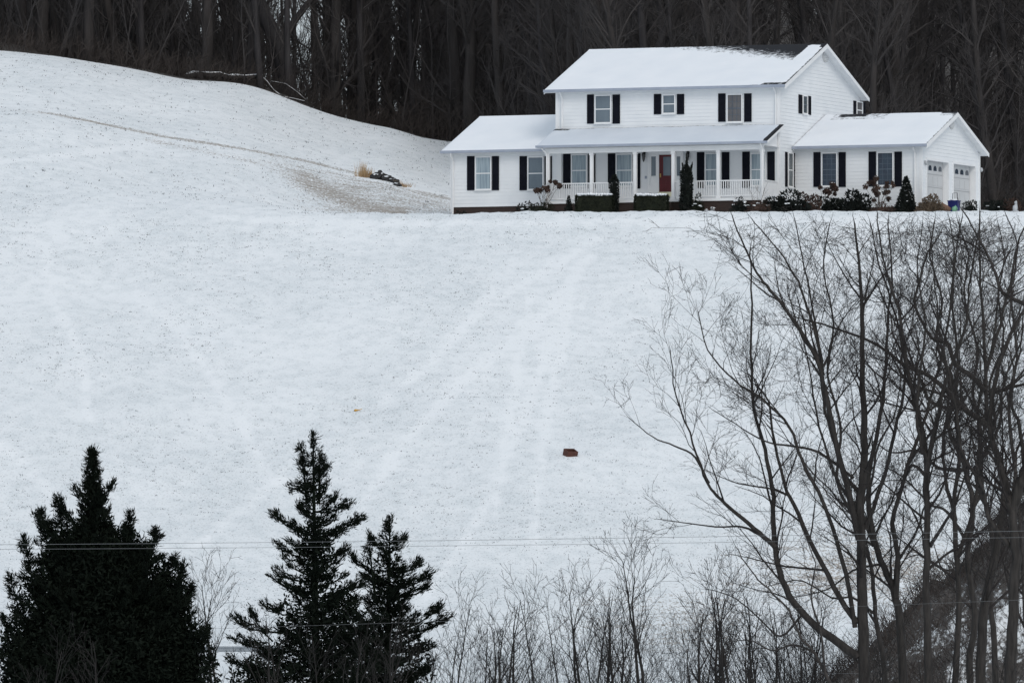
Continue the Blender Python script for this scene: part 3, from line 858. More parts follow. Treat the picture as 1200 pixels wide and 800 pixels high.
# downspouts
def spout(pts, name="downspout"):
    mb = MB(); mb.tube([Vector(p) for p in pts], [.042] * len(pts), 6, cap=True); obj(name, mb, M['trim'], house)
spout([(UW + .12, -OH - .08, ZE_W - .12), (UW + .12, -OH - .02, ZE_W - .3), (UW + .12, -.09, ZE_W - .55), (UW + .12, -.09, .1)])
spout([(UL + .35, -OH - .08, ZE_M - .12), (UL + .35, -.09, ZE_M - .45), (UL + .35, -.09, zPT + .05)])
spout([(-.16, -OH - .08, ZE_M - .12), (-.16, -.09, ZE_M - .45), (-.16, -.09, zPT - .05)])
spout([(pu[-1] + .05, v1 - .07, zPE - .1), (pu[-1] + .05, PV - .15, zPE - .45), (pu[-1] + .05, PV - .15, ZP - .35)])
spout([(pu[0] - .25, v1 - .07, zPE - .1), (pu[0] - .02, PV - .15, zPE - .45), (pu[0] - .02, PV - .15, ZP - .4)])
spout([(UG - .35, GV - OH - .08, ZE_G - .12), (UG - .35, GV - .09, ZE_G - .42), (UG - .35, GV - .09, .1)])

# gable vents
for (px_, py_, u, rw, rh) in ((966.7, 67, 0, .42, .30), (1114.4, 146, UG, .36, .26)):
    v, z = hitu(px_, py_, u); mb = MB(); n = 14
    ring = [(v + rw * math.cos(2*math.pi*k/n), z + rh * math.sin(2*math.pi*k/n)) for k in range(n)]
    mb.face([(u + .06, a, b) for a, b in ring])
    for k in range(n):
        a, b = ring[k], ring[(k+1) % n]; mb.face([(u + .01, *a), (u + .01, *b), (u + .06, *b), (u + .06, *a)])
    vt = obj("gable_vent", mb, M['garage'], house)
    lv = MB()
    for k in range(5): zz = z - rh * .6 + k * rh * .28; w_ = rw * .7 * math.sqrt(max(.1, 1 - ((zz - z) / rh) ** 2)); lv.box(u + .062, u + .085, v - w_, v + w_, zz, zz + .03)
    obj("louvres", lv, M['trim'], vt)

# garage doors -------------------------------------------------------
for (a, b) in ((g1a, g1b), (g2a, g2b)):
    mb = MB(); ud = UG - .28
    n = 4
    for k in range(n):
        z0, z1 = gtop * k / n + .01, gtop * (k + 1) / n - .012
        mb.box(ud - .04, ud, a + .02, b - .02, z0, z1)
        if k < n - 1:
            m_ = 4
            for j in range(m_):
                c0 = a + .12 + (b - a - .24) * j / m_ + .05; c1 = a + .12 + (b - a - .24) * (j + 1) / m_ - .05
                mb.box(ud + .0005, ud + .014, c0, c1, z0 + .10, z1 - .10)
    mb.box(ud - .06, ud - .045, a, b, 0, gtop)
    gd = obj("garage_door", mb, M['garage'], house)
    gw = MB()
    zc = gtop * .86
    m_ = 4
    for j in range(m_):      # fan of small arched lights
        c0 = a + .10 + (b - a - .2) * j / m_ + .08; c1 = a + .10 + (b - a - .2) * (j + 1) / m_ - .08
        c0 += .07; c1 -= .07; pts = [(c0, zc - .10), (c1, zc - .10)]
        for q in range(7):
            an = math.pi * q / 6; pts.append(((c0 + c1) / 2 + (c1 - c0) / 2 * math.cos(an), zc + .02 + .15 * math.sin(an)))
        gw.face([(ud + .012, p, q_) for p, q_ in pts])
    obj("garage_window", gw, M['dark_glass'], gd)
    jm = MB()
    jm.box(ud - .05, UG - .002, a - .02, a, 0, gtop + .02); jm.box(ud - .05, UG - .002, b, b + .02, 0, gtop + .02); jm.box(ud - .05, UG - .002, a, b, gtop, gtop + .02)
    jm.box(UG + .002, UG + .035, a - .12, a - .001, 0, gtop + .12); jm.box(UG + .002, UG + .035, b + .001, b + .12, 0, gtop + .12); jm.box(UG + .002, UG + .035, a, b, gtop + .001, gtop + .12)
    obj("frame", jm, M['trim'], gd)
for (px_, py_) in ((1083.3, 191), (1148, 199)):
    v, z = hitu(px_, py_, UG); mb = MB(); mb.blob((UG + .10, v, z), .09, .09, .12, .1); mb.box(UG + .02, UG + .05, v - .06, v + .06, z - .05, z + .12); obj("outdoor_light", mb, M['pale'], house)
# unseen dark sheet inside the house, added so no light leaks through the walls
mb = MB()
mb.face([(UL + .05, .1, .1), (-.05, .1, .1), (-.05, DM - .1, .1), (UL + .05, DM - .1, .1)])
obj("light_block_sheet", mb, M['boxin'], house)

# driveway edge: flat snow; nothing else
# ------------------------------------------------------------------ plants by the house
def hpoint(px, v, py=240.0):
    u, z = hitv(px, py, v); p = O0 + eu * u + ev * v; p.z = ground_z(p.x, p.y); return p
S_ = 22.2     # px per metre at the house

def leafy(mb, rg, c, rx, ry, rz, n, leaf, shape='dome', up=.3, mi=0):
    for _ in range(n):
        th = rg.uniform(0, 2 * math.pi)
        sx, sh = 0.0, 1.0
        if shape == 'dome':
            j_ = rg.randint(0, 3); q_ = math.sin(c.x + j_ * 2.3 + rz * 40 + rx * 17)
            sx = (-.52, -.1, .25, .58)[j_] * rx; sh = .72 + .30 * q_
            h = rg.random(); rr = .62 * math.sqrt(max(0, 1 - (h * .95) ** 2)) * rg.uniform(.75, 1.05)
        elif shape == 'cone':
            h = rg.random() ** 1.4; rr = (1 - h) ** .9 * rg.uniform(.8, 1.12) + .03
        elif shape == 'column':
            h = rg.random(); rr = min(1, (1 - h) * 5 + .1) * rg.uniform(.75, 1.12)
        elif shape == 'box':
            h = rg.random()
            if rg.random() < .35: h = rg.uniform(.93, 1.0); rr = None
            else: rr = None
        if shape == 'box':
            x = rg.uniform(-1, 1); y = rg.uniform(-1, 1)
            if h < .93:
                if rg.random() < .5: y = rg.choice((-1, 1)) * rg.uniform(.9, 1.05)
                else: x = rg.choice((-1, 1)) * rg.uniform(.92, 1.04)
            p = Vector((c.x + x * rx, c.y + y * ry, c.z + h * rz)); d = Vector((x, y, up))
        else:
            nn = 1 + (.5 if shape == 'dome' else .25) * mnoise.noise(Vector((math.cos(th) * 1.5, math.sin(th) * 1.5, h * 3 + c.x)))
            p = Vector((c.x + sx + math.cos(th) * rx * rr * nn, c.y + math.sin(th) * ry * rr * nn * (1.5 if shape == 'dome' else 1), c.z + h * rz * sh * (.85 + .2 * nn)))
            d = Vector((math.cos(th), math.sin(th), up + h))
        d = d + Vector((rg.gauss(0, .5), rg.gauss(0, .5), rg.gauss(0, .5)))
        mb.blade(p, d, leaf * rg.uniform(.6, 1.5), leaf * rg.uniform(.45, .8), rg, mi)

def shrub(name, label, cat, px, wpx, hpx, v, shape, mat, n=900, leaf=.10, snow=0, cap=False, core=True, dp=None, group=None, seed=0, stem=True):
    rg = random.Random(int(px * 10) + seed)
    p = hpoint(px, v); t = thing(name, label, cat, p, group=group)
    rx = wpx / S_ / 2; rz = hpx / S_; ry = dp or min(rx, .6)
    mb = MB(); c = Vector((0, 0, 0))
    if core:
        if shape == 'cone':
            mb.tube([Vector((0, 0, 0)), Vector((0, 0, rz * .5)), Vector((0, 0, rz * .9))], [rx * .82, rx * .42, .02], 10)
        elif shape == 'column':
            mb.tube([Vector((0, 0, 0)), Vector((0, 0, rz * .5)), Vector((0, 0, rz * .8)), Vector((0, 0, rz * .93))], [rx * .8, rx * .8, rx * .6, .03], 8)
        elif shape == 'box':
            mb.box(-rx * .93, rx * .93, -ry * .9, ry * .9, 0, rz * .94)
        else: mb.blob((0, 0, rz * .28), rx * .70, ry * .7, rz * .30, .3, seed=px)
    leafy(mb, rg, c, rx, ry, rz, n, leaf, shape)
    obj("foliage", mb, M[mat], t)
    if stem:
        st = MB()
        for k in range(3):
            a = rg.uniform(0, 6.28); st.tube([Vector((0, 0, -.25)), Vector((math.cos(a) * rx * .3, math.sin(a) * ry * .3, rz * .5))], [.025, .012], 4)
        obj("stem", st, M['bark_dark'], t)
    if cap or snow:
        sn = MB()
        if cap:
            m_ = 12
            for i in range(m_):
                for j in range(3):
                    sn.blob((-rx * .9 + rx * 1.8 * (i + .5) / m_, -ry * .7 + ry * .7 * j, rz * 1.0 + rg.uniform(-.02, .02)), rx * 1.5 / m_ + rg.uniform(0, .05), ry * .5, .06 + rg.uniform(0, .03), .3, 7, 4, seed=i)
        for _ in range(snow):
            th = rg.uniform(0, 6.28); h = rg.uniform(.3, .95)
            rr = {'cone': (1 - h), 'column': .8}.get(shape, math.sqrt(1 - h * h)) * .98
            q = (math.cos(th) * rx * rr, -abs(math.sin(th)) * ry * rr, h * rz)
            sn.blob(q, rg.uniform(.05, .13), .07, rg.uniform(.02, .04), .3, 6, 4, seed=th)
        obj("snow_cap", sn, M['snow'], t)
    return t

def stems(mb, rg, n, h, spread, rad=.012, side=3, branch=2):
    tips = []
    for _ in range(n):
        a = rg.uniform(0, 6.28); s = rg.uniform(.3, 1) * spread; hh = h * rg.uniform(.7, 1.05)
        pts = [Vector((math.cos(a) * s * .12, math.sin(a) * s * .12, -.05))]
        for k in range(1, 5):
            f = k / 4; pts.append(Vector((math.cos(a) * s * f ** 1.3 + rg.gauss(0, .03), math.sin(a) * s * f ** 1.3 * .7 + rg.gauss(0, .03), hh * f)))
        mb.tube(pts, [rad * (1 - .16 * k) for k in range(5)], side); tips.append(pts[-1])
        for _b in range(branch):
            k = rg.randint(1, 3); d = Vector((rg.gauss(0, 1), rg.gauss(0, .6), 1.1)).normalized() * hh * .3
            q = pts[k]; mb.tube([q, q + d * .5 + Vector((0, 0, .02)), q + d], [rad * .6, rad * .5, rad * .3], side); tips.append(q + d)
    return tips

def hydrangea(label, px, wpx, hpx, v, heads=14):
    rg = random.Random(int(px)); p = hpoint(px, v); t = thing("hydrangea_shrub", label, "shrub", p)
    st = MB(); tips = stems(st, rg, 9, hpx / S_ * .92, wpx / S_ / 2, .016, 4, 2); obj("stem", st, M['greytwig'], t)
    rg.shuffle(tips)
    tips = sorted(tips, key=lambda q: -q.z)[:heads + 3]; rg.shuffle(tips)
    fh = MB(); sn = MB()
    for q in tips[:heads]:
        r = rg.uniform(.09, .15)
        fh = MB()
        for _ in range(60):
            d = Vector((rg.gauss(0, 1), rg.gauss(0, 1), rg.gauss(0, 1))).normalized(); fh.blade(q + d * r * .55, d, r * .8, r * .55, rg)
        fh.blob(q, r * .7, r * .7, r * .65, .3, 7, 5, seed=q.x); obj("flower_head", fh, M['brownleaf'], t)
        if rg.random() < .3: sn.blob((q.x, q.y - .02, q.z + r * .75), r * .5, r * .4, .022, .2, 6, 4)
    if sn.v: obj("snow_cap", sn, M['snow'], t)
    return t

shrub("evergreen_shrub", "tiny low evergreen shrub at the far left corner of the house", "shrub", 541, 13, 9, -.9, 'dome', 'ever', 300, .09)
shrub("evergreen_shrub", "low dark evergreen shrub left of the tall brown hydrangea, left of the porch", "shrub", 616, 19, 15, -1.6, 'dome', 'ever', 700, .10, snow=3)
hydrangea("bare hydrangea shrub with dried brown flower heads at the left end of the porch", 637, 36, 40, -2.9, 12)
shrub("evergreen_shrub", "low brown green shrub under the hydrangea by the left porch post", "shrub", 634, 26, 12, -3.1, 'dome', 'hedge', 600, .10)
shrub("conical_shrub", "small pointed conical evergreen left of the snow topped hedge", "shrub", 666.5, 9, 20, -3.2, 'cone', 'ever', 500, .08)
p = hpoint(676, -3.1); t = thing("dead_flower_clump", "greyish clump of dead stems against the porch rail beside the left hedge", "dead plants", p)
mb = MB(); stems(mb, random.Random(4), 40, .85, .3, .010, 3, 3); obj("stem", mb, M['greytwig'], t)
shrub("clipped_hedge", "wide box clipped hedge with a snow cap left of the narrow dark juniper", "hedge", 697, 43, 22, -3.5, 'box', 'hedge', 4500, .07, cap=True, dp=.55)
shrub("columnar_juniper", "narrow dark column of juniper right beside the left clipped hedge", "shrub", 720, 9, 42, -3.1, 'column', 'ever', 1800, .09)
shrub("clipped_hedge", "box clipped hedge with a snow cap in front of the red front door", "hedge", 763.5, 38, 20, -3.7, 'box', 'hedge', 4200, .07, cap=True, dp=.55)
shrub("columnar_juniper", "tall dark columnar juniper with forked top right of the red door", "shrub", 804.5, 12, 52, -3.1, 'column', 'ever', 2600, .10)
mbf = MB(); rgx = random.Random(5)
jun = [o_ for o_ in COL.objects if o_.get("label", "").startswith("tall dark columnar juniper")][0]
for (dx, h0, h1) in ((-.22, 1.6, 2.55), (.0, 2.0, 2.95), (.30, 1.7, 2.55), (.16, 1.8, 2.3)):
    for _ in range(260):
        f = rgx.random(); q = Vector((dx * (.5 + .5 * f) + rgx.gauss(0, .05 * (1 - f) + .008), rgx.gauss(0, .05), h0 + (h1 - h0) * f)); mbf.blade(q, Vector((dx * .3, 0, 1)), .13, .05, rgx)
obj("top_sprays", mbf, M['ever'], jun)
shrub("evergreen_shrub", "small snow dusted shrub just right of the tall forked juniper", "shrub", 817, 13, 20, -3.0, 'dome', 'hedge', 700, .10, snow=7)
shrub("perennial_clump", "low snow flecked mound of perennials below the middle of the right porch rail", "plants", 833, 12, 6, -3.0, 'dome', 'brownleaf', 200, .08, snow=8)
shrub("evergreen_shrub", "low dark shrub with snow below the right porch rail", "shrub", 868, 20, 16, -3.0, 'dome', 'ever', 650, .11, snow=9)
shrub("evergreen_shrub", "broad reddish brown low shrub in front of the right end of the porch", "shrub", 889, 24, 12, -3.4, 'dome', 'brownleaf', 600, .09, snow=2)
p = hpoint(888, -3.3); t = thing("bare_shrub", "spindly bare grey shrub before the last porch post on the right", "shrub", p)
mb = MB(); stems(mb, random.Random(9), 7, 1.7, .9, .012, 3, 3); obj("stem", mb, M['greytwig'], t)
shrub("rhododendron", "wide dark rhododendron flecked with snow between the porch and the garage wing", "shrub", 921, 48, 23, -2.2, 'dome', 'ever', 1900, .15, snow=22, dp=.7)
shrub("evergreen_shrub", "dark shrub right beside the wide rhododendron, under the brown hydrangea", "shrub", 946, 26, 20, -1.0, 'dome', 'brownleaf', 900, .13, snow=4)
hydrangea("hydrangea with dried brown heads under the left garage wing window", 966, 36, 35, .6, 13)
shrub("evergreen_shrub", "dark leafy shrub under the left garage wing window", "shrub", 972, 24, 17, .4, 'dome', 'ever', 800, .15, snow=4)
shrub("rhododendron", "dark big leaved rhododendron between the two garage wing windows", "shrub", 1001, 34, 24, .6, 'dome', 'ever', 1200, .17, snow=5)
hydrangea("tall hydrangea with many dried brown heads under the right garage wing window", 1031, 42, 42, .7, 20)
shrub("evergreen_shrub", "low brownish shrub at the foot of the right hydrangea", "shrub", 1034, 28, 11, .3, 'dome', 'brownleaf', 500, .09)
shrub("dwarf_spruce", "cone shaped dwarf spruce flecked with snow at the garage corner", "shrub", 1062, 24, 38, .8, 'cone', 'ever', 3200, .10, snow=12, dp=.5)
shrub("ornamental_grass_mound", "round tan dried mound right of the cone shaped spruce", "shrub", 1090, 27, 21, .6, 'dome', 'tan', 1600, .11, core=True)
p = hpoint(1118, 2.0, 235); t = thing("storage_bin", "blue plastic bin with a snowy lid and a raised handle beside the garage doors", "bin", p, -TH)
mb = MB()
mb.face([(-.24, -.2, 0), (.24, -.2, 0), (.28, -.23, .55), (-.28, -.23, .55)]); mb.face([(.24, -.2, 0), (.24, .2, 0), (.28, .23, .55), (.28, -.23, .55)])
mb.face([(.24, .2, 0), (-.24, .2, 0), (-.28, .23, .55), (.28, .23, .55)]); mb.face([(-.24, .2, 0), (-.24, -.2, 0), (-.28, -.23, .55), (-.28, .23, .55)]); mb.box(-.30, .30, -.25, .25, .551, .59)
obj("bin_body", mb, M['blue'], t)
mb = MB(); mb.tube([Vector((-.12, .1, .55)), Vector((-.10, .1, .98)), Vector((.14, .1, 1.0)), Vector((.16, .1, .55))], [.018] * 4, 5); obj("handle", mb, M['lantern'], t)
mb = MB(); mb.blob((.0, 0, .62), .22, .2, .05, .3); obj("snow_cap", mb, M['snow'], t)
p = hpoint(1109, 1.6); t = tag(link("clay_planter", None), "tipped orange clay planter left of the blue bin", "planter"); t.location = p
mb = MB(); mb.tube([Vector((-.28, 0, .30)), Vector((0, 0, .2)), Vector((.22, 0, .12))], [.22, .19, .12], 10, cap=True); mb.tube([Vector((-.34, 0, .33)), Vector((-.27, 0, .30))], [.25, .25], 10, cap=True); obj("pot_body", mb, M['orange'], t, True)
p = hpoint(1119, 1.2); mb = MB(); mb.blob((0, 0, .14), .16, .14, .16, .15, 10, 7); mb.tube([Vector((0, 0, .24)), Vector((.05, 0, .34))], [.03, .02], 6); o = obj("watering_can", mb, M['green'], None, True); o.location = p
tag(o, "small light green plastic object on the snow below the blue bin", "garden item")
shrub("evergreen_shrub", "low dark mound right of the blue bin before the second garage door", "shrub", 1136, 15, 11, 1.2, 'dome', 'ever', 400, .10)
shrub("evergreen_shrub", "low dark brush right of the garage corner at the edge of the woods", "shrub", 1166, 26, 12, 3.0, 'dome', 'ever', 800, .12, snow=2)
shrub("evergreen_shrub", "reddish brown low brush at the right edge beyond the garage", "shrub", 1186, 18, 15, 3.2, 'dome', 'brownleaf', 500, .12)
p = hpoint(1190, 2.2); mb = MB(); mb.blob((0, 0, .2), .14, .12, .24, .3); mb.blob((.02, 0, .5), .08, .08, .1, .2); mb.blob((0, 0, 0.02), .22, .2, .08, .2); o = obj("garden_ornament", mb, M['pale'], None, True); o.location = p
tag(o, "small pale garden ornament at the right edge beyond the garage", "ornament")

# ------------------------------------------------------------------ things on the hill
g = ground_hit(668, 534)
t = thing("wooden_box", "small open red brown box lying alone on the snowy slope", "box", g, R(28))
mb = MB(); w, d, h = .27, .22, .27; k = .035
mb.box(-w, w, -d, -d + k, -.05, h); mb.box(-w, w, d - k, d, -.05, h); mb.box(-w, -w + k, -d + k, d - k, -.05, h - .002); mb.box(w - k, w, -d + k, d - k, -.05, h - .002)
obj("side_boards", mb, M['box'], t)
mb = MB(); mb.box(-w + k, w - k, -d + k, d - k, .06, .08); obj("bottom", mb, M['boxin'], t)
t.rotation_euler = (R(21), 0, R(28))
g = ground_hit(420, 482); mb = MB()
mb.tube([Vector((-.16, 0, .03)), Vector((-.05, 0, .06)), Vector((.06, .05, .07)), Vector((.17, .1, .12))], [.05, .035, .02, .012], 5, cap=True)
mb.blob((-.14, 0, .05), .07, .06, .05, .3)
o = obj("corn_cob", mb, M['yellow'], None, True); o.location = g; o.name = "yellow_scrap"
tag(o, "small yellow scrap lying on the snow left of the middle of the slope", "scrap")

rgR = random.Random(3)
def rocks(label, pts, name="boulder", group=None):
    t = None
    for (px, py, w, h) in pts:
        g = ground_hit(px, py, 535, 640); mb = MB(); mb.blob((0, 0, h * .3), w, w * .8, h, .55, 12, 8, seed=px * .37)
        sn = MB(); sn.blob((-w*.1, -w * .25, h * .95), w * .55, w * .5, h * .22, .4, 8, 5, seed=px)
        t = thing(name, label, "rock", g, group=group); obj("stone", mb, M['rock'], t); obj("snow_cap", sn, M['snow'], t)
rocks("dark boulder in the row between the two tan grass tufts on the left hill", [(441, 210, .30, .26), (447, 210, .34, .30), (453, 212, .33, .24), (460, 214, .32, .20), (465, 218, .25, .16)], group="dark boulders below the old cut on the left hill")
for (px, py, n, h, lab) in ((428, 208, 60, .85, "tall tuft of tan dead grass left of the dark boulders"), (472, 219, 26, .4, "small tuft of tan grass right of the dark boulders")):
    g = ground_hit(px, py, 535, 640); mb = MB(); rg = random.Random(px)
    for _ in range(n * 3):
        b = Vector((rg.gauss(0, .22), rg.gauss(0, .15), -.02)); hh = h * rg.uniform(.4, 1.1) * (1.1 if b.x < 0 else .7)
        l = Vector((rg.gauss(0, .12), rg.gauss(0, .1), hh)); mb.face([b - Vector((.012, 0, 0)), b + Vector((.012, 0, 0)), b + l * .6 + Vector((.008, 0, 0)), b + l])
    o = obj("tall_grass_tuft", mb, M['tangrass']); o.location = g; tag(o, lab, "grass tuft")

# ------------------------------------------------------------------ bare trees: generator
def walk(rg, p, d, length, n, wob, up):
    pts = [p.copy()]; d = d.normalized(); st = length / n
    for _ in range(n):
        d = (d + Vector((rg.gauss(0, wob), rg.gauss(0, wob), rg.gauss(0, wob) + up))).normalized()
        p = p + d * st; pts.append(p.copy())
    return pts

def side_dir(rg, tan, ang, flat=1.0):
    r = Vector((rg.gauss(0, 1), rg.gauss(0, 1) * flat, rg.gauss(0, .5))); r = r - tan * r.dot(tan)
    if r.length < 1e-6: r = Vector((1, 0, 0))
    r.normalize(); return (tan * math.cos(ang) + r * math.sin(ang)).normalized()

THICK = 1.5
def ramify(mb, rg, pts, rads, level, maxl, dens, lenf, rmin, up=.05, start=.2, wob=.10, flat=1.0, ceil=1e9):
    """side branches along a polyline, recursively down to twigs"""
    L = sum((pts[i + 1] - pts[i]).length for i in range(len(pts) - 1))
    n = int(L * dens[level]) + (1 if rg.random() < (L * dens[level]) % 1 else 0)
    for _ in range(n):
        f = start + (1 - start) * rg.random() ** .85
        x = f * (len(pts) - 1); i = min(len(pts) - 2, int(x)); fr = x - i
        p = pts[i].lerp(pts[i + 1], fr); r = rads[i] + (rads[i + 1] - rads[i]) * fr
        tan = (pts[i + 1] - pts[i]).normalized()
        ln = lenf[level] * rg.uniform(.45, 1.2) * (1.15 - .55 * f)
        d = side_dir(rg, tan, R(rg.uniform(25, 62)), flat)
        d.z += .18; d.normalize()
        nn = 5 if level == 0 else (4 if level < maxl else 3)
        q = walk(rg, p, d, ln, nn, wob, up)
        if q[-1].z > ceil + rg.uniform(-.35, .25):
            if rg.random() < .45 or p.z > ceil: continue
            d.z = -.1; q = walk(rg, p, d, ln * .5, nn, wob, -.02)
            if q[-1].z > ceil: continue
        r0 = max(rmin, min(r * .6, (ln * .012 + .002) * THICK)); rr = [max(rmin * .7, r0 * (1 - .8 * k / nn)) for k in range(nn + 1)]
        mb.tube(q, rr, 4 if r0 > .02 else 3)
        if level < maxl: ramify(mb, rg, q, rr, level + 1, maxl, dens, lenf, rmin, up, .15, wob, flat, ceil)

# ------------------------------------------------------------------ woods
def forest_variant(seed, H, r0, lean=0.0):
    rg = random.Random(seed)
    tk = MB(); cr = MB()
    n = 14; pts = [Vector((0, 0, -1.0))]; d = Vector((lean, 0, 1))
    pts = walk(rg, Vector((0, 0, -1.0)), d, H + 1, n, .035, .01)
    rad = [r0 * (1.18 if k == 0 else 1.0) * (1 - .9 * (k / n) ** 1.15) + .02 for k in range(n + 1)]
    tk.tube(pts, rad, 9)
    if seed % 2 == 0:                                      # fork
        i = rg.randint(3, 7); q = walk(rg, pts[i], Vector((rg.choice((-1, 1)) * .45, rg.uniform(-.3, .3), 1)), H * .6, 8, .05, .05)
        rr = [rad[i] * .72 * (1 - .85 * k / 8) + .015 for k in range(9)]; tk.tube(q, rr, 7)
        ramify(cr, rg, q, rr, 0, 2, [1.1, 2.0, 2.2], [2.6, 1.2, .6], .011, .03, .15, .10)
    ramify(cr, rg, pts, rad, 0, 2, [2.0, 2.4, 2.6], [4.2, 1.7, .7], .010, .03, .07, .11)
    return tk, cr
variants = []
for s_, H, r0, ln in ((2, 21, .25, .0), (3, 24, .30, .03), (4, 19, .17, -.05), (5, 22, .21, .04), (6, 25, .36, -.02), (7, 17, .14, .08), (8, 18, .17, -.1), (9, 23, .28, .01)):
    tk, cr = forest_variant(s_, H, r0, ln)
    variants.append((tk.mesh("trunk", M['woodbark'] if s_ % 3 else M['woodbark2'], True), cr.mesh("branches", M['woodtwig'])))
rg = random.Random(21); placed = []
zones = {}
def put_tree(x, y, vi, sc, rz):
    px, py = proj(x, y, ground_z(x, y))
    if px < 525: lab, grp = "bare dark tree in the dense woods above the snowy left hill", "bare trees above the left hill"
    elif px < 1030: lab, grp = "bare dark tree in the dense woods rising behind the house roofs", "bare trees behind the house"
    else: lab, grp = "bare dark tree in the dense woods right of the garage roof", "bare trees beyond the garage"
    t = thing("bare_tree", lab, "tree", (x, y, ground_z(x, y)), rz, grp); t.scale = (sc, sc, sc * rg.uniform(.92, 1.1))
    tl = .16 if rg.random() < .16 else .035
    t.rotation_euler = (rg.gauss(0, tl), rg.gauss(0, tl), rz)
    link("trunk", variants[vi][0], t); link("branches", variants[vi][1], t)
tries = 0
while len(placed) < 262 and tries < 60000:
    tries += 1
    u_ = rg.random(); depth = 1.0 + (u_ ** 1.25) * 92
    half = 31 + depth * .06
    x = rg.uniform(-half - 2, half + 2); y = float(y_woods(x)) + depth
    if any((x - a) ** 2 + ((y - b) * .6) ** 2 < 1.25 ** 2 for a, b in placed): continue
    px, _ = proj(x, y, 35)
    if px < -60 or px > 1260: continue
    # glades: gaps where daylight comes through
    if any(a < px < b and rg.random() < (.93 if a > 900 else .84) for a, b in ((205, 232), (252, 268), (318, 332), (398, 412), (436, 450), (960, 990), (462, 474), (178, 190))): continue
    placed.append((x, y)); vi = rg.choice((0, 1, 1, 2, 3, 3, 4, 4, 5, 6, 7))
    put_tree(x, y, vi, rg.uniform(.85, 1.2), rg.uniform(0, 6.28))
print("woods", len(placed))
# the big leaning forked tree on the left
o = at(338, 120, 626)
t = thing("leaning_tree", "thick leaning forked tree with snow on its limb, at the edge of the left woods", "tree", (0, 0, 0))
tk = MB(); cr = MB(); rg = random.Random(77)
pl = [at(px, py, 622) for px, py in ((338, 165), (338, 120), (336, 90), (325, 50), (308, 15), (296, -20), (285, -60))]
rr = [.66, .58, .54, .5, .43, .35, .25]; tk.tube(pl, rr, 10)
q = [at(px, py, 622) for px, py in ((328, 58), (345, 25), (368, -5), (380, -50))]; tk.tube(q, [.3, .22, .17, .1], 8)
obj("trunk", tk, M['woodbark'], t, True)
ramify(cr, rg, pl, rr, 0, 2, [.9, 1.6, 2], [3.2, 1.4, .7], .011, .03, .3); ramify(cr, rg, q, [.3, .22, .17, .1], 0, 2, [.9, 1.6, 2], [3.2, 1.4, .7], .011)
obj("branches", cr, M['woodtwig'], t)
sn = MB(); sn.tube([at(px - 2, py - 5, 621.75) for px, py in ((324, 40), (316, 28), (308, 12), (300, -6))], [.03, .09, .10, .04], 5); obj("snow_cap", sn, M['snow'], t)

# far woods: trunks and twigs beyond the trees one can tell apart
fw = MB(); rg = random.Random(31)
for _ in range(430):
    y = rg.uniform(700, 860); x = rg.uniform(-48, 48)
    px, _q = proj(x, y, 40)
    if 170 < px < 480 and rg.random() < .78: continue
    if 950 < px < 1000: continue
    z = ground_z(x, y); H = rg.uniform(15, 24); r0 = rg.uniform(.12, .34)
    pts = walk(rg, Vector((x, y, z - 1)), Vector((rg.gauss(0, .06), 0, 1)), H, 8, .03, .02); rad = [r0 * (1 - .85 * k / 8) + .02 for k in range(9)]
    fw.tube(pts, rad, 5); ramify(fw, rg, pts, rad, 0, 1, [1.5, 2.6], [3.2, 1.3], .015, .03, .1)
tag(obj("far_woods", fw, M['woodtwig']), "dense far woods of bare trees rising behind the nearer trunks", "woods", kind="stuff")
# brush under the trees
br = MB(); rg = random.Random(32)
for _ in range(13000):
    d_ = rg.random() ** 1.6 * 75 + .1; x = rg.uniform(-36, 36); y = float(y_woods(x)) + d_
    px, py = proj(x, y, 30)
    amp = 1.0
    if 470 < px < 650: amp = 1.9
    elif px > 640: amp = 1.5
    if 190 < px < 470 and d_ > 12 and rg.random() < .5: continue
    h = rg.uniform(.4, 2.0) * amp
    p = Vector((x, y, ground_z(x, y) - .1)); d = Vector((rg.gauss(0, .45), rg.gauss(0, .3), 1))
    q = walk(rg, p, d, h, 4, .16, .0); br.tube(q, [.016, .013, .011, .009, .006], 3)
    for _k in range(3):
        i = rg.randint(1, 3); q2 = walk(rg, q[i], side_dir(rg, Vector((0, 0, 1)), R(50)), h * .45, 2, .2, 0); br.tube(q2, [.010, .008, .005], 3)
tag(obj("underbrush", br, M['thicket']), "tangled brown underbrush along the foot of the dark woods", "brush", kind="stuff")

us_ = MB(); rg = random.Random(33)
for _ in range(2600):
    d_ = rg.random() * 70 + 1; x = rg.uniform(-36, 36); y = float(y_woods(x)) + d_
    px, _q = proj(x, y, 36)
    if 958 < px < 994 and rg.random() < .85: continue
    if 195 < px < 475 and rg.random() < .45: continue
    h = rg.uniform(3.5, 10); r0 = h * .006
    q = walk(rg, Vector((x, y, ground_z(x, y) - .1)), Vector((rg.gauss(0, .18), rg.gauss(0, .1), 1)), h, 6, .07, .02)
    rad = [r0 * (1 - .12 * k) for k in range(7)]; us_.tube(q, rad, 3); ramify(us_, rg, q, rad, 0, 1, [2.0, 2.4], [1.5, .6], .008, .03, .1)
tag(obj("understory", us_, M['woodtwig']), "thin bare understory stems filling the gaps between the dark trunks", "understory", kind="stuff")

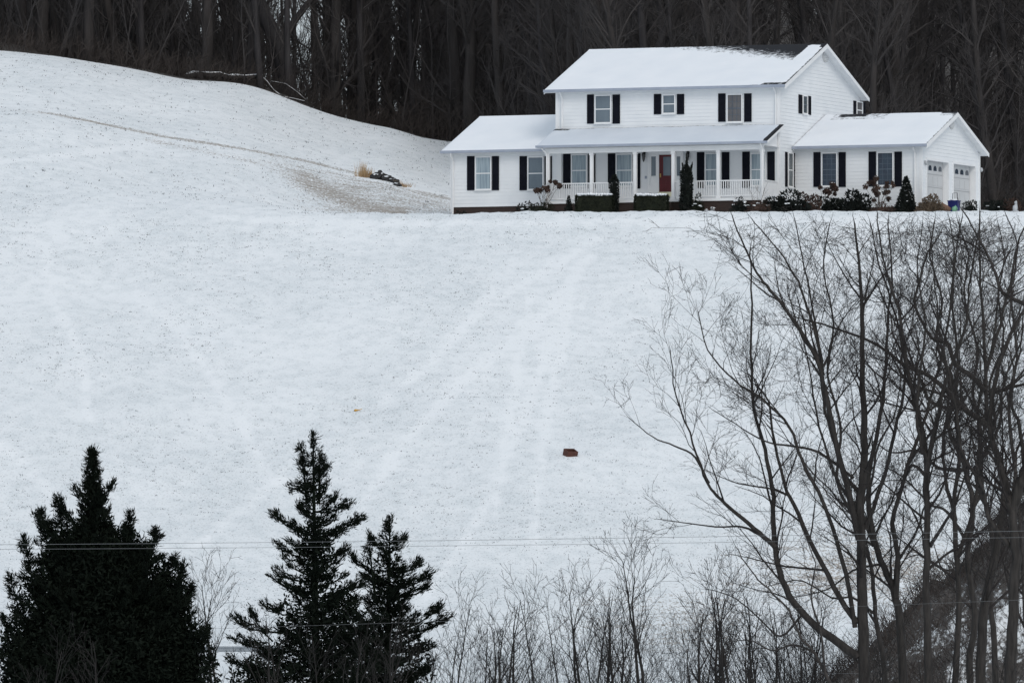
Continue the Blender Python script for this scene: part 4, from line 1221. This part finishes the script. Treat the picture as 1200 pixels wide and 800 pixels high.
# fallen snow-lined tree at the woods edge
def gate(px, py, Y): return at(px, py, Y)
rgf = random.Random(8)
def gate(px, py, Y): return at(px, py - 4, Y)
t = thing("fallen_tree", "fallen dark tree with snow lined branches lying at the edge of the left woods", "fallen tree")
tk = MB(); sn = MB()
def limb(pxs, Y, r0, r1, snow=True):
    P = [gate(a, b, Y) for a, b in pxs]; n = len(P); R_ = [r0 + (r1 - r0) * k / (n - 1) for k in range(n)]
    tk.tube(P, R_, 7, cap=True)
    if snow: sn.tube([p + Vector((0, -.05, R_[i] * .85)) for i, p in enumerate(P)], [(r_ * .38 + .008) * rgf.uniform(.3, 1.3) for r_ in R_], 5, cap=True)
limb([(218, 95), (226, 93), (235, 92), (246, 93), (258, 92), (267, 95), (275, 95), (288, 95), (300, 94), (308, 97), (312, 101)], 616, .24, .12)
limb([(232, 100), (250, 106), (280, 111), (305, 120)], 616.6, .34, .25, False)
limb([(312, 100), (320, 110), (330, 118), (343, 120), (357, 123)], 616, .10, .04)
limb([(318, 100), (335, 103), (348, 112), (358, 121)], 617, .06, .025)
limb([(357, 123), (363, 128), (370, 124)], 616, .04, .02, False)
limb([(275, 103), (290, 110), (300, 122)], 616, .12, .05, False)
obj("trunk", tk, M['woodbark2'], t, True); obj("snow_cap", sn, M['snow'], t, True)

# ------------------------------------------------------------------ tall bare trees on the right
THICK = 1.0
def near_tree(label, stems_, Y, seed, dens=(2.3, 4.0, 5.0, 3.0), lens=(2.4, 1.2, .6, .28), cat="tree", mat='bark'):
    """stems_: list of (pixel polyline, start radius px, end radius px); the first one carries the foot"""
    rg = random.Random(seed)
    x0, y0 = stems_[0][0][0]
    foot = at(x0, y0, Y)
    gz = max(ground_z(foot.x, Y), -3)
    t = thing("tall_bare_tree", label, cat, (foot.x, Y, gz))
    base = Vector((foot.x, Y, gz))
    tk = MB(); cr = MB(); ppm = F / Y
    for si, (pl, ra, rb) in enumerate(stems_):
        dy = 0 if si == 0 else rg.uniform(-1, 1) * 1.6
        P = []; n = len(pl)
        for i, (px, py) in enumerate(pl):
            f = i / max(1, n - 1)
            P.append(at(px, py, Y + dy * f + rg.gauss(0, .12) * f) - base)
        if si == 0: P.insert(0, Vector((P[0].x * 1.0, P[0].y, -.4)))
        # smooth the polyline
        Q = [P[0]]
        for i in range(len(P) - 1):
            p0 = P[max(0, i - 1)]; p1 = P[i]; p2 = P[i + 1]; p3 = P[min(len(P) - 1, i + 2)]
            for k in range(1, 5):
                s = k / 4
                Q.append(.5 * ((2 * p1) + (p2 - p0) * s + (2 * p0 - 5 * p1 + 4 * p2 - p3) * s * s + (3 * p1 - p0 - 3 * p2 + p3) * s ** 3))
        m_ = len(Q)
        Q = [q + Vector((rg.gauss(0, .012), 0, 0)) for q in Q]
        rad = [.86 * (ra + (rb - ra) * (k / (m_ - 1)) ** .85) / ppm * (1.25 if (si == 0 and k == 0) else 1) for k in range(m_)]
        tk.tube(Q, rad, 8 if ra > 4 else 6)
        k_ = min(1.0, .38 + ra * .14); k2 = min(1.0, .5 + ra * .11)
        ramify(cr, rg, Q, rad, 0, 3, (dens[0] * k_, dens[1] * k_ ** .5, dens[2], dens[3]), tuple(l * k2 for l in lens), .0050, .03, .22, .15, 1.0, at(900, 250, Y).z - gz)
        # tip continues as a twig
        q = walk(rg, Q[-1], (Q[-1] - Q[-3]), .3, 3, .1, .03); cr.tube(q, [rad[-1], rad[-1] * .6, rad[-1] * .4, .004], 3)
    obj("trunk", tk, M[mat], t, True); obj("branches", cr, M['twig'], t)
    return t

near_tree("many stemmed tall bare tree with a low limb arching out to the left", [
  ([(1014, 850), (1012, 765), (1010, 680), (1008, 600), (1013, 540), (1012, 480), (1010, 424), (1010, 360), (1007, 320), (1002, 262)], 10, 1.2),
  ([(1006, 770), (975, 747), (950, 728), (925, 697), (911, 660), (907, 620), (905, 569), (896, 527), (884, 478), (880, 415), (881, 338), (879, 290)], 6.2, .8),
  ([(908, 641), (890, 624), (866, 604), (845, 585), (829, 566), (813, 520), (792, 464), (786, 410)], 3.6, .6),
  ([(831, 566), (815, 536), (790, 522), (765, 512), (740, 492)], 1.8, .5),
  ([(893, 628), (870, 617), (840, 617), (800, 612), (770, 608)], 1.9, .4),
  ([(1004, 730), (985, 700), (955, 645), (930, 590), (918, 562), (905, 505), (900, 470), (880, 440)], 4.4, .8),
  ([(1006, 632), (995, 580), (981, 527), (970, 470), (957, 422), (930, 375), (903, 340), (888, 320), (868, 280), (858, 252)], 5.0, .7),
  ([(965, 440), (958, 400), (946, 360), (930, 320), (905, 285), (880, 256)], 2.6, .6),
  ([(1003, 735), (985, 650), (965, 590), (940, 540), (925, 500), (893, 468), (860, 445), (830, 410), (818, 365)], 3.4, .6),
  ([(1012, 580), (990, 556), (976, 512), (965, 470), (960, 410), (952, 356), (940, 300), (930, 255)], 3.4, .6),
  ([(1000, 560), (960, 530), (925, 522), (900, 518), (870, 502), (835, 480)], 2.2, .5),
  ([(1014, 620), (1035, 560), (1052, 490), (1060, 440), (1050, 370), (1030, 310), (1020, 262)], 3.2, .7),
  ([(940, 720), (915, 745), (890, 725), (860, 700), (830, 690)], 1.8, .5),
 ], 238, 101, dens=(2.1, 3.5, 4.2, 2.6), mat='bark_dark')
near_tree("forked bare tree just right of the many stemmed one", [
  ([(1062, 850), (1058, 780), (1053, 720), (1047, 690), (1032, 655), (1020, 610), (1018, 560), (1030, 500), (1038, 440), (1040, 380), (1046, 320), (1040, 258)], 7.5, .8),
  ([(1050, 700), (1052, 650), (1046, 612), (1060, 560), (1080, 500), (1098, 440), (1110, 380), (1118, 310), (1112, 256)], 4.2, .7),
  ([(1024, 640), (1010, 600), (985, 570), (960, 500), (948, 430), (938, 380)], 3.0, .6),
  ([(1050, 660), (1075, 620), (1085, 590), (1110, 560)], 2.2, .6),
  ([(1036, 660), (1000, 668), (970, 690), (930, 700)], 2.0, .5),
 ], 244, 102, mat='bark_dark')
near_tree("straight upright bare tree between the two forked ones", [
  ([(1088, 850), (1087, 770), (1086, 690), (1087, 620), (1086, 560), (1096, 500), (1103, 468), (1116, 424), (1132, 380), (1136, 336), (1148, 256)], 7.0, .8),
  ([(1087, 585), (1084, 520), (1072, 470), (1064, 436), (1056, 376), (1044, 336), (1034, 300), (1028, 250)], 4.2, .8),
  ([(1088, 560), (1070, 545), (1060, 560), (1056, 572)], 2.6, 1.6),
  ([(1090, 640), (1105, 615), (1120, 590), (1135, 540), (1140, 480)], 2.8, .7),
  ([(1087, 540), (1075, 500), (1078, 440), (1085, 380), (1075, 320), (1082, 262)], 2.6, .6),
 ], 236, 103, mat='bark_dark')
near_tree("large dark bare tree with a long crooked limb reaching left", [
  ([(1150, 850), (1150, 770), (1155, 700), (1168, 640), (1176, 590), (1176, 556), (1164, 516), (1156, 484), (1155, 440), (1152, 372), (1148, 320), (1149, 250)], 8.5, .9),
  ([(1158, 498), (1146, 490), (1132, 480), (1108, 456), (1085, 438), (1060, 428), (1030, 405), (1000, 392), (964, 380), (935, 372)], 5.0, .8),
  ([(1155, 458), (1138, 440), (1120, 428), (1112, 404), (1092, 396), (1080, 375), (1072, 352), (1080, 320), (1088, 296), (1102, 274)], 4.0, .8),
  ([(1160, 462), (1180, 455), (1200, 450), (1225, 440)], 3.2, 1.2),
  ([(1108, 456), (1090, 480), (1060, 478), (1030, 470), (1010, 470)], 2.2, .6),
  ([(1156, 430), (1172, 380), (1184, 330), (1192, 290), (1205, 250)], 2.8, .8),
 ], 240, 104, mat='bark_dark')
near_tree("thick dark V forked bare tree at the right edge", [
  ([(1182, 850), (1184, 780), (1188, 700), (1190, 640), (1184, 590), (1176, 560), (1169, 535), (1160, 490), (1170, 430), (1190, 380), (1215, 340)], 10, 1.5),
  ([(1186, 600), (1194, 570), (1202, 545), (1215, 500)], 7.5, 5),
  ([(1230, 372), (1200, 356), (1176, 344), (1166, 320), (1156, 296), (1142, 270), (1128, 246)], 3.6, .8),
  ([(1200, 545), (1195, 500), (1185, 470), (1188, 430), (1178, 400)], 3.2, .8),
  ([(1184, 640), (1160, 610), (1150, 570), (1128, 530), (1120, 480), (1108, 420), (1096, 360)], 3.6, .7),
 ], 234, 105, mat='bark_dark')
near_tree("slender upright bare tree left of the V forked one", [
  ([(1118, 850), (1120, 780), (1124, 700), (1120, 640), (1118, 590), (1124, 540), (1120, 480), (1122, 420), (1116, 360), (1120, 300), (1128, 254)], 5.5, .7),
  ([(1121, 610), (1108, 560), (1106, 510), (1112, 460), (1102, 400), (1096, 340), (1090, 270)], 3.0, .6),
  ([(1122, 650), (1140, 600), (1150, 540), (1146, 480), (1160, 420), (1168, 360), (1176, 300), (1170, 262)], 3.2, .6),
 ], 248, 106, mat='bark_dark')
near_tree("thin leaning bare tree at the far right, its crown cut by the picture edge", [
  ([(1215, 850), (1205, 760), (1200, 690), (1196, 620), (1190, 550), (1182, 480), (1192, 420), (1185, 350), (1192, 290), (1180, 252)], 5.0, .7),
  ([(1196, 640), (1180, 580), (1150, 560), (1140, 520), (1130, 470)], 2.6, .6),
 ], 252, 107)
near_tree("twisted dark bare tree behind the large crooked limbed one", [
  ([(1138, 850), (1136, 780), (1142, 720), (1134, 650), (1140, 590), (1128, 540), (1112, 500), (1118, 450), (1098, 400), (1104, 350), (1090, 300), (1096, 258)], 6.0, .8),
  ([(1136, 600), (1152, 570), (1146, 530), (1166, 500), (1160, 450), (1176, 400), (1170, 340), (1184, 290)], 3.6, .7),
  ([(1130, 550), (1100, 548), (1076, 528), (1046, 530), (1020, 515)], 3.0, .6),
  ([(1118, 480), (1090, 470), (1076, 440), (1050, 400), (1040, 360), (1020, 320)], 3.0, .6),
  ([(1136, 640), (1110, 600), (1090, 590), (1060, 560), (1040, 548)], 2.6, .7),
 ], 256, 109, dens=(1.7, 3.6, 5.0, 3.0), mat='bark_dark')
near_tree("crooked bare tree just left of the thick V forked one", [
  ([(1168, 850), (1166, 770), (1160, 700), (1164, 650), (1158, 600), (1144, 560), (1150, 510), (1140, 460), (1146, 410), (1130, 350), (1134, 300), (1122, 260)], 5.2, .8),
  ([(1160, 620), (1186, 580), (1192, 530), (1210, 480)], 3.4, 1),
  ([(1148, 540), (1170, 500), (1176, 450), (1196, 400), (1200, 350)], 2.8, .7),
  ([(1158, 680), (1130, 660), (1110, 668), (1080, 650), (1060, 655)], 2.4, .6),
 ], 260, 110, dens=(1.7, 3.6, 5.0, 3.0), mat='bark_dark')
near_tree("slender leaning bare tree in the middle of the tall group, leaning left", [
  ([(1040, 850), (1036, 780), (1026, 720), (1020, 660), (996, 600), (980, 560), (986, 500), (970, 440), (976, 380), (966, 320), (972, 262)], 4.2, .7),
  ([(1000, 610), (1020, 570), (1030, 520), (1050, 480), (1056, 420)], 2.4, .6),
  ([(1026, 720), (1000, 700), (975, 700), (940, 680), (905, 685)], 2.0, .6),
 ], 252, 111, dens=(2.6, 4.2, 5.0, 3.0), mat='bark_dark')
near_tree("low spreading bare tree in front of the many stemmed one, leaning left from its foot", [
  ([(985, 850), (972, 800), (955, 765), (938, 745), (925, 715), (900, 690), (880, 668), (862, 640)], 3.2, .6),
  ([(955, 765), (930, 755), (905, 762), (880, 750), (850, 752)], 1.8, .5),
  ([(966, 790), (962, 740), (950, 700), (955, 660), (940, 620)], 2.0, .5),
 ], 230, 108, dens=(2.2, 3.4, 4.0, 3.0), lens=(1.4, .8, .45, .25))

# ------------------------------------------------------------------ saplings along the bottom
def sapling_variant(seed, H, nst, spread):
    rg = random.Random(seed); tk = MB(); cr = MB()
    for k in range(nst):
        a = rg.uniform(-1, 1) * spread
        pts = walk(rg, Vector((rg.gauss(0, .08), rg.gauss(0, .1), -.2)), Vector((a, rg.gauss(0, .2), 1)), H * rg.uniform(.7, 1.05), 8, .11, .03)
        r0 = H * .0115 * rg.uniform(.7, 1.2); rad = [max(.006, r0 * (1 - .85 * i / 8)) for i in range(9)]
        tk.tube(pts, rad, 5)
        ramify(cr, rg, pts, rad, 0, 3, [2.6, 2.6, 3.0, 2.5], [H * .36, H * .17, H * .08, H * .04], .0055, .06, .22, .13)
    return tk.mesh("stems", M['sapling']), cr.mesh("twigs", M['sapling'])
sv = [sapling_variant(s, H, n, sp_) for s, H, n, sp_ in ((1, 5.0, 1, .1), (12, 4.6, 1, .3), (3, 4.2, 2, .5), (14, 4.8, 1, .25), (5, 3.6, 3, .6), (6, 5.2, 2, .25))]
def sapling(px, top, Y, vi, label, group=None, hv=(5.0, 4.6, 4.2, 4.8, 3.6, 5.2)):
    b = at(px, 850, Y); gz = ground_z(b.x, Y); zt = at(px, top, Y).z
    sc = (zt - gz) / hv[vi]
    t = thing("bare_sapling", label, "sapling", (b.x, Y, gz), rng.uniform(-.5, .5) + (math.pi if rng.random() < .5 else 0), group); t.scale = (sc * .95, sc * .95, sc)
    link("stems", sv[vi][0], t); link("twigs", sv[vi][1], t)
G1 = "thin bare saplings in a row along the bottom"
gl = "thin bare sapling in the thicket between the cedars and the tall bare trees"
sapling(625, 655, 232, 0, "dark single stemmed sapling with a spreading top, below and left of the box")
sapling(770, 622, 228, 5, "tallest thin bare sapling of the bottom row, forked halfway up")
sapling(813, 618, 233, 3, "tall bare sapling next left of the big trees' low limb")
for (px, top, vi) in ((545, 690, 2), (578, 678, 1), (595, 700, 4), (662, 720, 2), (682, 680, 1), (697, 690, 4), (706, 660, 3), (738, 690, 1), (792, 690, 2), (835, 668, 1), (850, 690, 4), (868, 700, 2), (512, 712, 3), (525, 690, 1), (888, 690, 4), (905, 715, 2)):
    sapling(px + rng.uniform(-4, 4), top - 3, rng.uniform(226, 262), vi, gl, G1)
for (px, top, vi) in ((535, 665, 0), (600, 668, 3), (655, 675, 0), (690, 668, 5), (715, 672, 0), (745, 660, 3), (840, 640, 3), (858, 655, 5), (560, 672, 3), (880, 665, 0)):
    sapling(px + rng.uniform(-4, 4), top, rng.uniform(224, 240), vi, gl, G1)
for (px, top, vi) in ((900, 690, 3), (918, 700, 4), (935, 680, 5), (952, 705, 4), (975, 700, 2), (890, 720, 4)):
    sapling(px, top, rng.uniform(226, 250), vi, "bare sapling in the brush under the low arching limb of the many stemmed tree", "brush saplings under the arching limb")
g3 = "bare sapling rising between the left cedar and the middle cedar"
sapling(262, 655, 240, 5, "tallest bare sapling standing in the gap between the left and middle cedars")
for (px, top, vi) in ((250, 700, 4), (275, 705, 2), (296, 678, 3)):
    sapling(px, top, 244, vi, g3, "bare saplings between the two cedars")
for (px, top, vi) in ((935, 720, 4), (960, 735, 2), (1035, 740, 4), (1075, 730, 2), (1105, 745, 4), (1135, 725, 2), (1165, 750, 4)):
    sapling(px, top, rng.uniform(226, 260), vi, "bare sapling among the feet of the tall trees on the right", "saplings under the tall trees")
for (px, top, vi) in ((68, 700, 3), (85, 735, 2), (120, 740, 4)):
    sapling(px, top, 214, vi, "pale thin sapling in front of the big left cedar", "pale saplings before the left cedar")
for (px, top, vi) in ((330, 715, 4), (375, 690, 1), (400, 700, 2), (430, 680, 3), (455, 710, 4), (490, 700, 2)):
    sapling(px, top, 214, vi, "thin sapling in front of the middle cedars", "saplings before the middle cedars")

# ------------------------------------------------------------------ cedars
def cedar(label, foot_px, Y, leaders, boughs, seed, fill, dens=1.0):
    """leaders: (px, py of the tip, px of half width at the foot of its cone, py of that foot, number of boughs)"""
    rg = random.Random(seed); ppm = F / Y
    f = at(foot_px, 850, Y); gz = ground_z(f.x, Y)
    base = Vector((f.x, Y, gz)); t = thing("cedar_tree", label, "evergreen tree", base)
    tk = MB(); fo = MB()
    def spray(p, d, s):
        for _ in range(rg.randint(9, 13)):
            e = (d + Vector((rg.gauss(0, .42), rg.gauss(0, .42), rg.gauss(.12, .36)))).normalized()
            fo.blade(p + Vector((rg.gauss(0, .035), rg.gauss(0, .035), rg.gauss(0, .035))), e, s * rg.uniform(.4, 1.15), s * rg.uniform(.10, .20), rg)
    def bough(a, b, thick):
        d = b - a; L = d.length
        if L < .03: return
        n = 5; P = []
        for k in range(n + 1):
            s = k / n; q = a.lerp(b, s); q.z -= .10 * L * math.sin(math.pi * s) * (1 if L > .4 else .3); P.append(q + Vector((rg.gauss(0, .015), rg.gauss(0, .02), rg.gauss(0, .015))))
        tk.tube(P, [max(.006, .012 + L * .010 * (1 - k / n)) for k in range(n + 1)], 4)
        m_ = max(3, int(L / .055 * dens))
        for k in range(m_):
            s = rg.uniform(.12, 1.0) ** .8
            x = s * n; i = min(n - 1, int(x)); p = P[i].lerp(P[i + 1], x - i); tn = (P[i + 1] - P[i]).normalized()
            w = thick * .85 * (1.1 - s * .95) * (.5 + .5 * s if s < .3 else 1)
            p = p + Vector((rg.gauss(0, w), rg.gauss(0, w), abs(rg.gauss(0, w)) * .6 - w * .15))
            spray(p, tn + Vector((rg.gauss(0, .25), rg.gauss(0, .25), .35)), .13 + .05 * (1 - s))
    trunk_top = None
    for li, (lx, ly, hw, by, nb) in enumerate(leaders):
        tip = at(lx, ly, Y) - base
        yo = 0 if li == 0 else rg.uniform(-.5, .5)
        tip.y = yo
        if li == 0: P = [Vector((0, 0, -.3)), Vector((tip.x * .5, 0, tip.z * .5)), Vector((tip.x, 0, tip.z))]; main = P; tk.tube(P, [.14, .08, .01], 7)
        else:
            low = at(lx * .6 + foot_px * .4, by, Y) - base
            q0 = Vector((foot_px * 0, 0, 0)); low.y = yo * .5; tk.tube([low, tip], [.04, .008], 5)
        zb = (at(lx, by, Y) - base).z; H = tip.z - zb
        for k in range(nb):
            h = (k + rg.random()) / nb; h = 1 - (1 - h) ** 1.0
            z = tip.z - H * h
            rad = hw / ppm * (h ** (1.12 if (li == 0 and hw > 100) else .85)) * rg.uniform(.5, 1.1) * (1.28 if rg.random() < .12 else 1) + .03
            if li == 0: cx = tip.x * (z / tip.z) if tip.z else 0
            else: cx = tip.x + ((at(lx * .6 + foot_px * .4, by, Y) - base).x - tip.x) * h
            an = rg.uniform(0, 2 * math.pi)
            c = Vector((cx, yo * (1 - h * .5), z - rad * .35)); e = Vector((cx + math.cos(an) * rad, c.y + math.sin(an) * rad * .85, z + rad * rg.uniform(-.05, .22)))
            bough(c, e, .045 + .035 * min(1, rad))
        # leader tip
        for k in range(7): spray(tip - Vector((0, 0, .05 * k)), Vector((0, 0, 1)), .10)
    for (ax, ay, bx_, by_, th) in boughs:
        a = at(ax, ay, Y) - base; b = at(bx_, by_, Y) - base; a.y = rg.uniform(-.1, .1); b.y = rg.uniform(-.4, .4)
        bough(a, b, th); 
        m_ = a.lerp(b, .55)
        for s in (-1, 1): bough(m_, m_ + (b - a) * .35 + Vector((0, s * .2, .08 * s)), th * .8)
    # dense inner foliage
    for (cx, cy, rx, rz_, n) in fill:
        c = at(cx, cy, Y) - base
        for _ in range(n):
            d = Vector((rg.gauss(0, 1), rg.gauss(0, 1), rg.gauss(0, 1))).normalized() * rg.random() ** .4
            p = Vector((c.x + d.x * rx / ppm, d.y * rx / ppm * .8, c.z + d.z * rz_ / ppm))
            fo.blade(p, Vector((rg.gauss(0, 1), rg.gauss(0, 1), rg.gauss(.5, .8))), rg.uniform(.08, .18), rg.uniform(.03, .07), rg)
    obj("trunk", tk, M['cedar'], t); obj("foliage", fo, M['cedar'], t)
    return t

cedar("big dense dark cedar with several pointed tops in the lower left corner", 112, 226,
      [(108.5, 527, 118, 850, 420), (67, 582, 34, 700, 60), (46, 598, 34, 720, 60), (28, 630, 42, 790, 80), (153, 602, 38, 720, 70), (183, 620, 52, 760, 110), (168, 640, 40, 760, 70), (215, 660, 44, 800, 70), (10, 672, 34, 820, 60), (224, 684, 50, 850, 110), (243, 734, 34, 850, 60), (2, 720, 34, 860, 60), (204, 650, 26, 760, 40)],
      [(110, 640, 66, 583, .06), (90, 650, 40, 600, .06), (115, 590, 135, 565, .05), (110, 590, 88, 572, .05), (200, 760, 248, 735, .07), (60, 800, 2, 770, .07)],
      201, [(112, 780, 104, 90, 14000), (112, 690, 62, 66, 6500), (112, 640, 26, 50, 1800), (40, 760, 34, 90, 3000), (16, 800, 30, 70, 1600), (226, 800, 34, 70, 2200), (205, 765, 34, 70, 2000), (190, 750, 40, 80, 4000), (110, 590, 9, 30, 300), (150, 665, 30, 46, 2600), (195, 700, 26, 50, 1800), (110, 650, 44, 40, 2600), (72, 690, 40, 50, 2400), (70, 650, 24, 44, 1000)])
cedar("tall ragged cedar with open branches in the middle of the bottom", 372, 232,
      [(367, 508, 90, 850, 115), (352, 520, 10, 590, 16), (375, 530, 12, 590, 14)],
      [(368, 628, 314, 598, .05), (368, 640, 340, 612, .05), (366, 570, 338, 571, .03), (368, 600, 415, 589, .05), (368, 625, 430, 604, .06), (368, 600, 397, 580, .05), (366, 655, 322, 637, .05), (366, 680, 321, 669, .06), (368, 720, 306, 708, .06),
       (368, 760, 268, 746, .07), (330, 740, 270, 723, .05), (320, 750, 292, 712, .05), (368, 560, 386, 545, .03), (366, 660, 410, 640, .06), (370, 700, 430, 680, .06), (368, 790, 280, 780, .08), (372, 770, 440, 745, .08), (368, 545, 350, 540, .03), (366, 740, 320, 735, .07), (368, 780, 300, 762, .07),
       (430, 790, 470, 770, .08), (400, 760, 440, 730, .08), (380, 710, 425, 700, .07), (300, 780, 262, 770, .07),
       (368, 610, 348, 590, .05), (370, 640, 405, 618, .05), (370, 730, 420, 715, .07), (366, 700, 345, 690, .06)],
      202, [(370, 650, 20, 50, 1100), (372, 740, 48, 80, 2600), (345, 790, 60, 40, 1900), (300, 800, 34, 30, 900), (400, 740, 34, 50, 1300)], 1.0)
cedar("shorter ragged cedar just right of the tall middle one", 452, 236,
      [(457, 608, 82, 850, 120), (432, 632, 14, 700, 18)],
      [(458, 640, 476, 629, .04), (458, 672, 497, 656, .05), (456, 690, 510, 668, .06), (456, 700, 508, 683, .05), (456, 740, 531, 722, .07), (470, 735, 522, 706, .05), (456, 650, 430, 625, .05), (454, 680, 410, 650, .05), (452, 760, 510, 755, .07), (452, 790, 505, 785, .08), (456, 720, 425, 700, .06), (456, 745, 490, 720, .06)],
      203, [(456, 690, 22, 50, 900), (450, 780, 60, 55, 2400), (410, 790, 50, 45, 1500)], 1.0)

bb = MB(); rg = random.Random(66)
def bank_z(x, y):
    i = min(len(by) - 1, max(0, int((y - by[0]) / .6))); j = int(np.argmin(np.abs(bx - x))); return float(BZ[i, j])
for _ in range(5200):
    y = rg.uniform(288, 305); x = rg.uniform(8.0, 22)
    z = bank_z(x, y); h = rg.uniform(.3, 1.3)
    q = walk(rg, Vector((x, y, z - .1)), Vector((rg.gauss(0, .6), rg.gauss(0, .3), 1)), h, 4, .18, 0); bb.tube(q, [.012, .010, .008, .006, .004], 3)
    for _k in range(2):
        i = rg.randint(1, 3); q2 = walk(rg, q[i], side_dir(rg, Vector((0, 0, 1)), R(55)), h * .5, 2, .2, 0); bb.tube(q2, [.007, .006, .003], 3)
tag(obj("bank_brush", bb, M['thicket']), "tangled bare brush growing over the dark bank low on the right", "brush", kind="stuff")

lb = MB(); rg = random.Random(90)
for _ in range(330):
    px = rg.uniform(505, 1010); Y = rg.uniform(226, 275); q0 = at(px, 850, Y); q0.z = ground_z(q0.x, Y) - .1
    h = rg.uniform(2.2, 4.0) * (1.12 if px > 800 else 1)
    q = walk(rg, q0, Vector((rg.gauss(0, .28), rg.gauss(0, .2), 1)), h, 7, .12, .01); r0 = rg.uniform(.006, .013)
    rad = [r0 * (1 - .11 * k) for k in range(8)]; lb.tube(q, rad, 3); ramify(lb, rg, q, rad, 0, 1, [2.6, 3.0], [.75, .32], .004, .03, .45, .14)
tag(obj("brush_thicket", lb, M['sapling']), "tangle of thin bare brush stems filling the bottom edge between the saplings", "brush", kind="stuff")

# ------------------------------------------------------------------ rail and wires
a = at(130, 760, 262); b = at(330, 757, 262)
t = thing("road_rail", "pale grey horizontal rail showing in the gap between the left and middle cedars", "rail", (a.x, 262, ground_z(a.x, 262)))
z0 = a.z - ground_z(a.x, 262); L = b.x - a.x
mb = MB(); mb.box(0, L, -.02, .02, z0 - .07, z0 + .07); mb.box(0, L, -.035, -.021, z0 + .03, z0 + .06); mb.box(0, L, -.035, -.021, z0 - .06, z0 - .03); obj("rail_beam", mb, M['greyrail'], t)
for k in range(3): mb = MB(); x = .05 + k * (L - .15) / 2; mb.box(x - .05, x + .05, .022, .12, -.3, z0 + .05); obj("post", mb, M['bark'], t)
for (p0, p1, Y, r, lab) in (((0, 634), (1200, 618), 206, .0042, "upper of the two close overhead wires crossing the lower part of the view"),
                            ((0, 639.5), (1200, 625.5), 208, .0038, "lower of the two close overhead wires crossing the lower part of the view"),
                            ((0, 740), (1200, 699), 230.3, .003, "single thin wire crossing below the close pair of wires"),
                            ((560, 783), (1020, 789), 265, .0045, "lowest thin wire behind the saplings along the bottom")):
    A = at(*p0, Y); B = at(*p1, Y)
    if Y < 250: A, B = A.lerp(B, -2.0), A.lerp(B, 3.0)
    mb = MB(); P = []
    for k in range(61):
        s = k / 60; q = A.lerp(B, s); q.z += .9 * ((s - .5) ** 2 * 4) * (1 if Y < 250 else 0) - (.0 if Y >= 250 else .9 * 4 * .028); P.append(q)
    c0 = P[30].copy(); mb.tube([q - c0 for q in P], [r] * 61, 5)
    o = obj("overhead_wire", mb, M['wire'], None, True); o.location = c0; tag(o, lab, "wire")

# ------------------------------------------------------------------ light
W = bpy.data.worlds.new("World"); SC.world = W; W.use_nodes = True
nt = W.node_tree; bg = nt.nodes["Background"]
sky = nt.nodes.new("ShaderNodeTexSky"); sky.sky_type = 'NISHITA'; sky.sun_disc = False
SUN_EL, SUN_AZ = R(38), R(158)
sky.sun_elevation = SUN_EL; sky.sun_rotation = SUN_AZ; sky.air_density = 1.0; sky.dust_density = 4.0; sky.ozone_density = 1.5
mx = nt.nodes.new("ShaderNodeMix"); mx.data_type = 'RGBA'; mx.inputs[0].default_value = .72
nt.links.new(sky.outputs[0], mx.inputs[6]); mx.inputs[7].default_value = (5.45, 6.05, 6.55, 1)     # flat cloud cover over the clear sky
nt.links.new(mx.outputs[2], bg.inputs["Color"]); bg.inputs["Strength"].default_value = .122
sun = bpy.data.lights.new("sun", 'SUN'); sun.energy = .75; sun.angle = R(25); sun.color = (1.0, .97, .93)
so = bpy.data.objects.new("sun", sun); COL.objects.link(so)
az = SUN_AZ   # sky rotation is measured from +Y clockwise
sd = Vector((math.sin(az) * math.cos(SUN_EL), math.cos(az) * math.cos(SUN_EL), math.sin(SUN_EL)))
so.rotation_euler = sd.to_track_quat('Z', 'Y').to_euler()
SC.view_settings.view_transform = 'Standard'; SC.view_settings.look = 'None'; SC.view_settings.exposure = 0; SC.view_settings.gamma = 1
SC.cycles.max_bounces = 5
print("objects", len(bpy.data.objects))
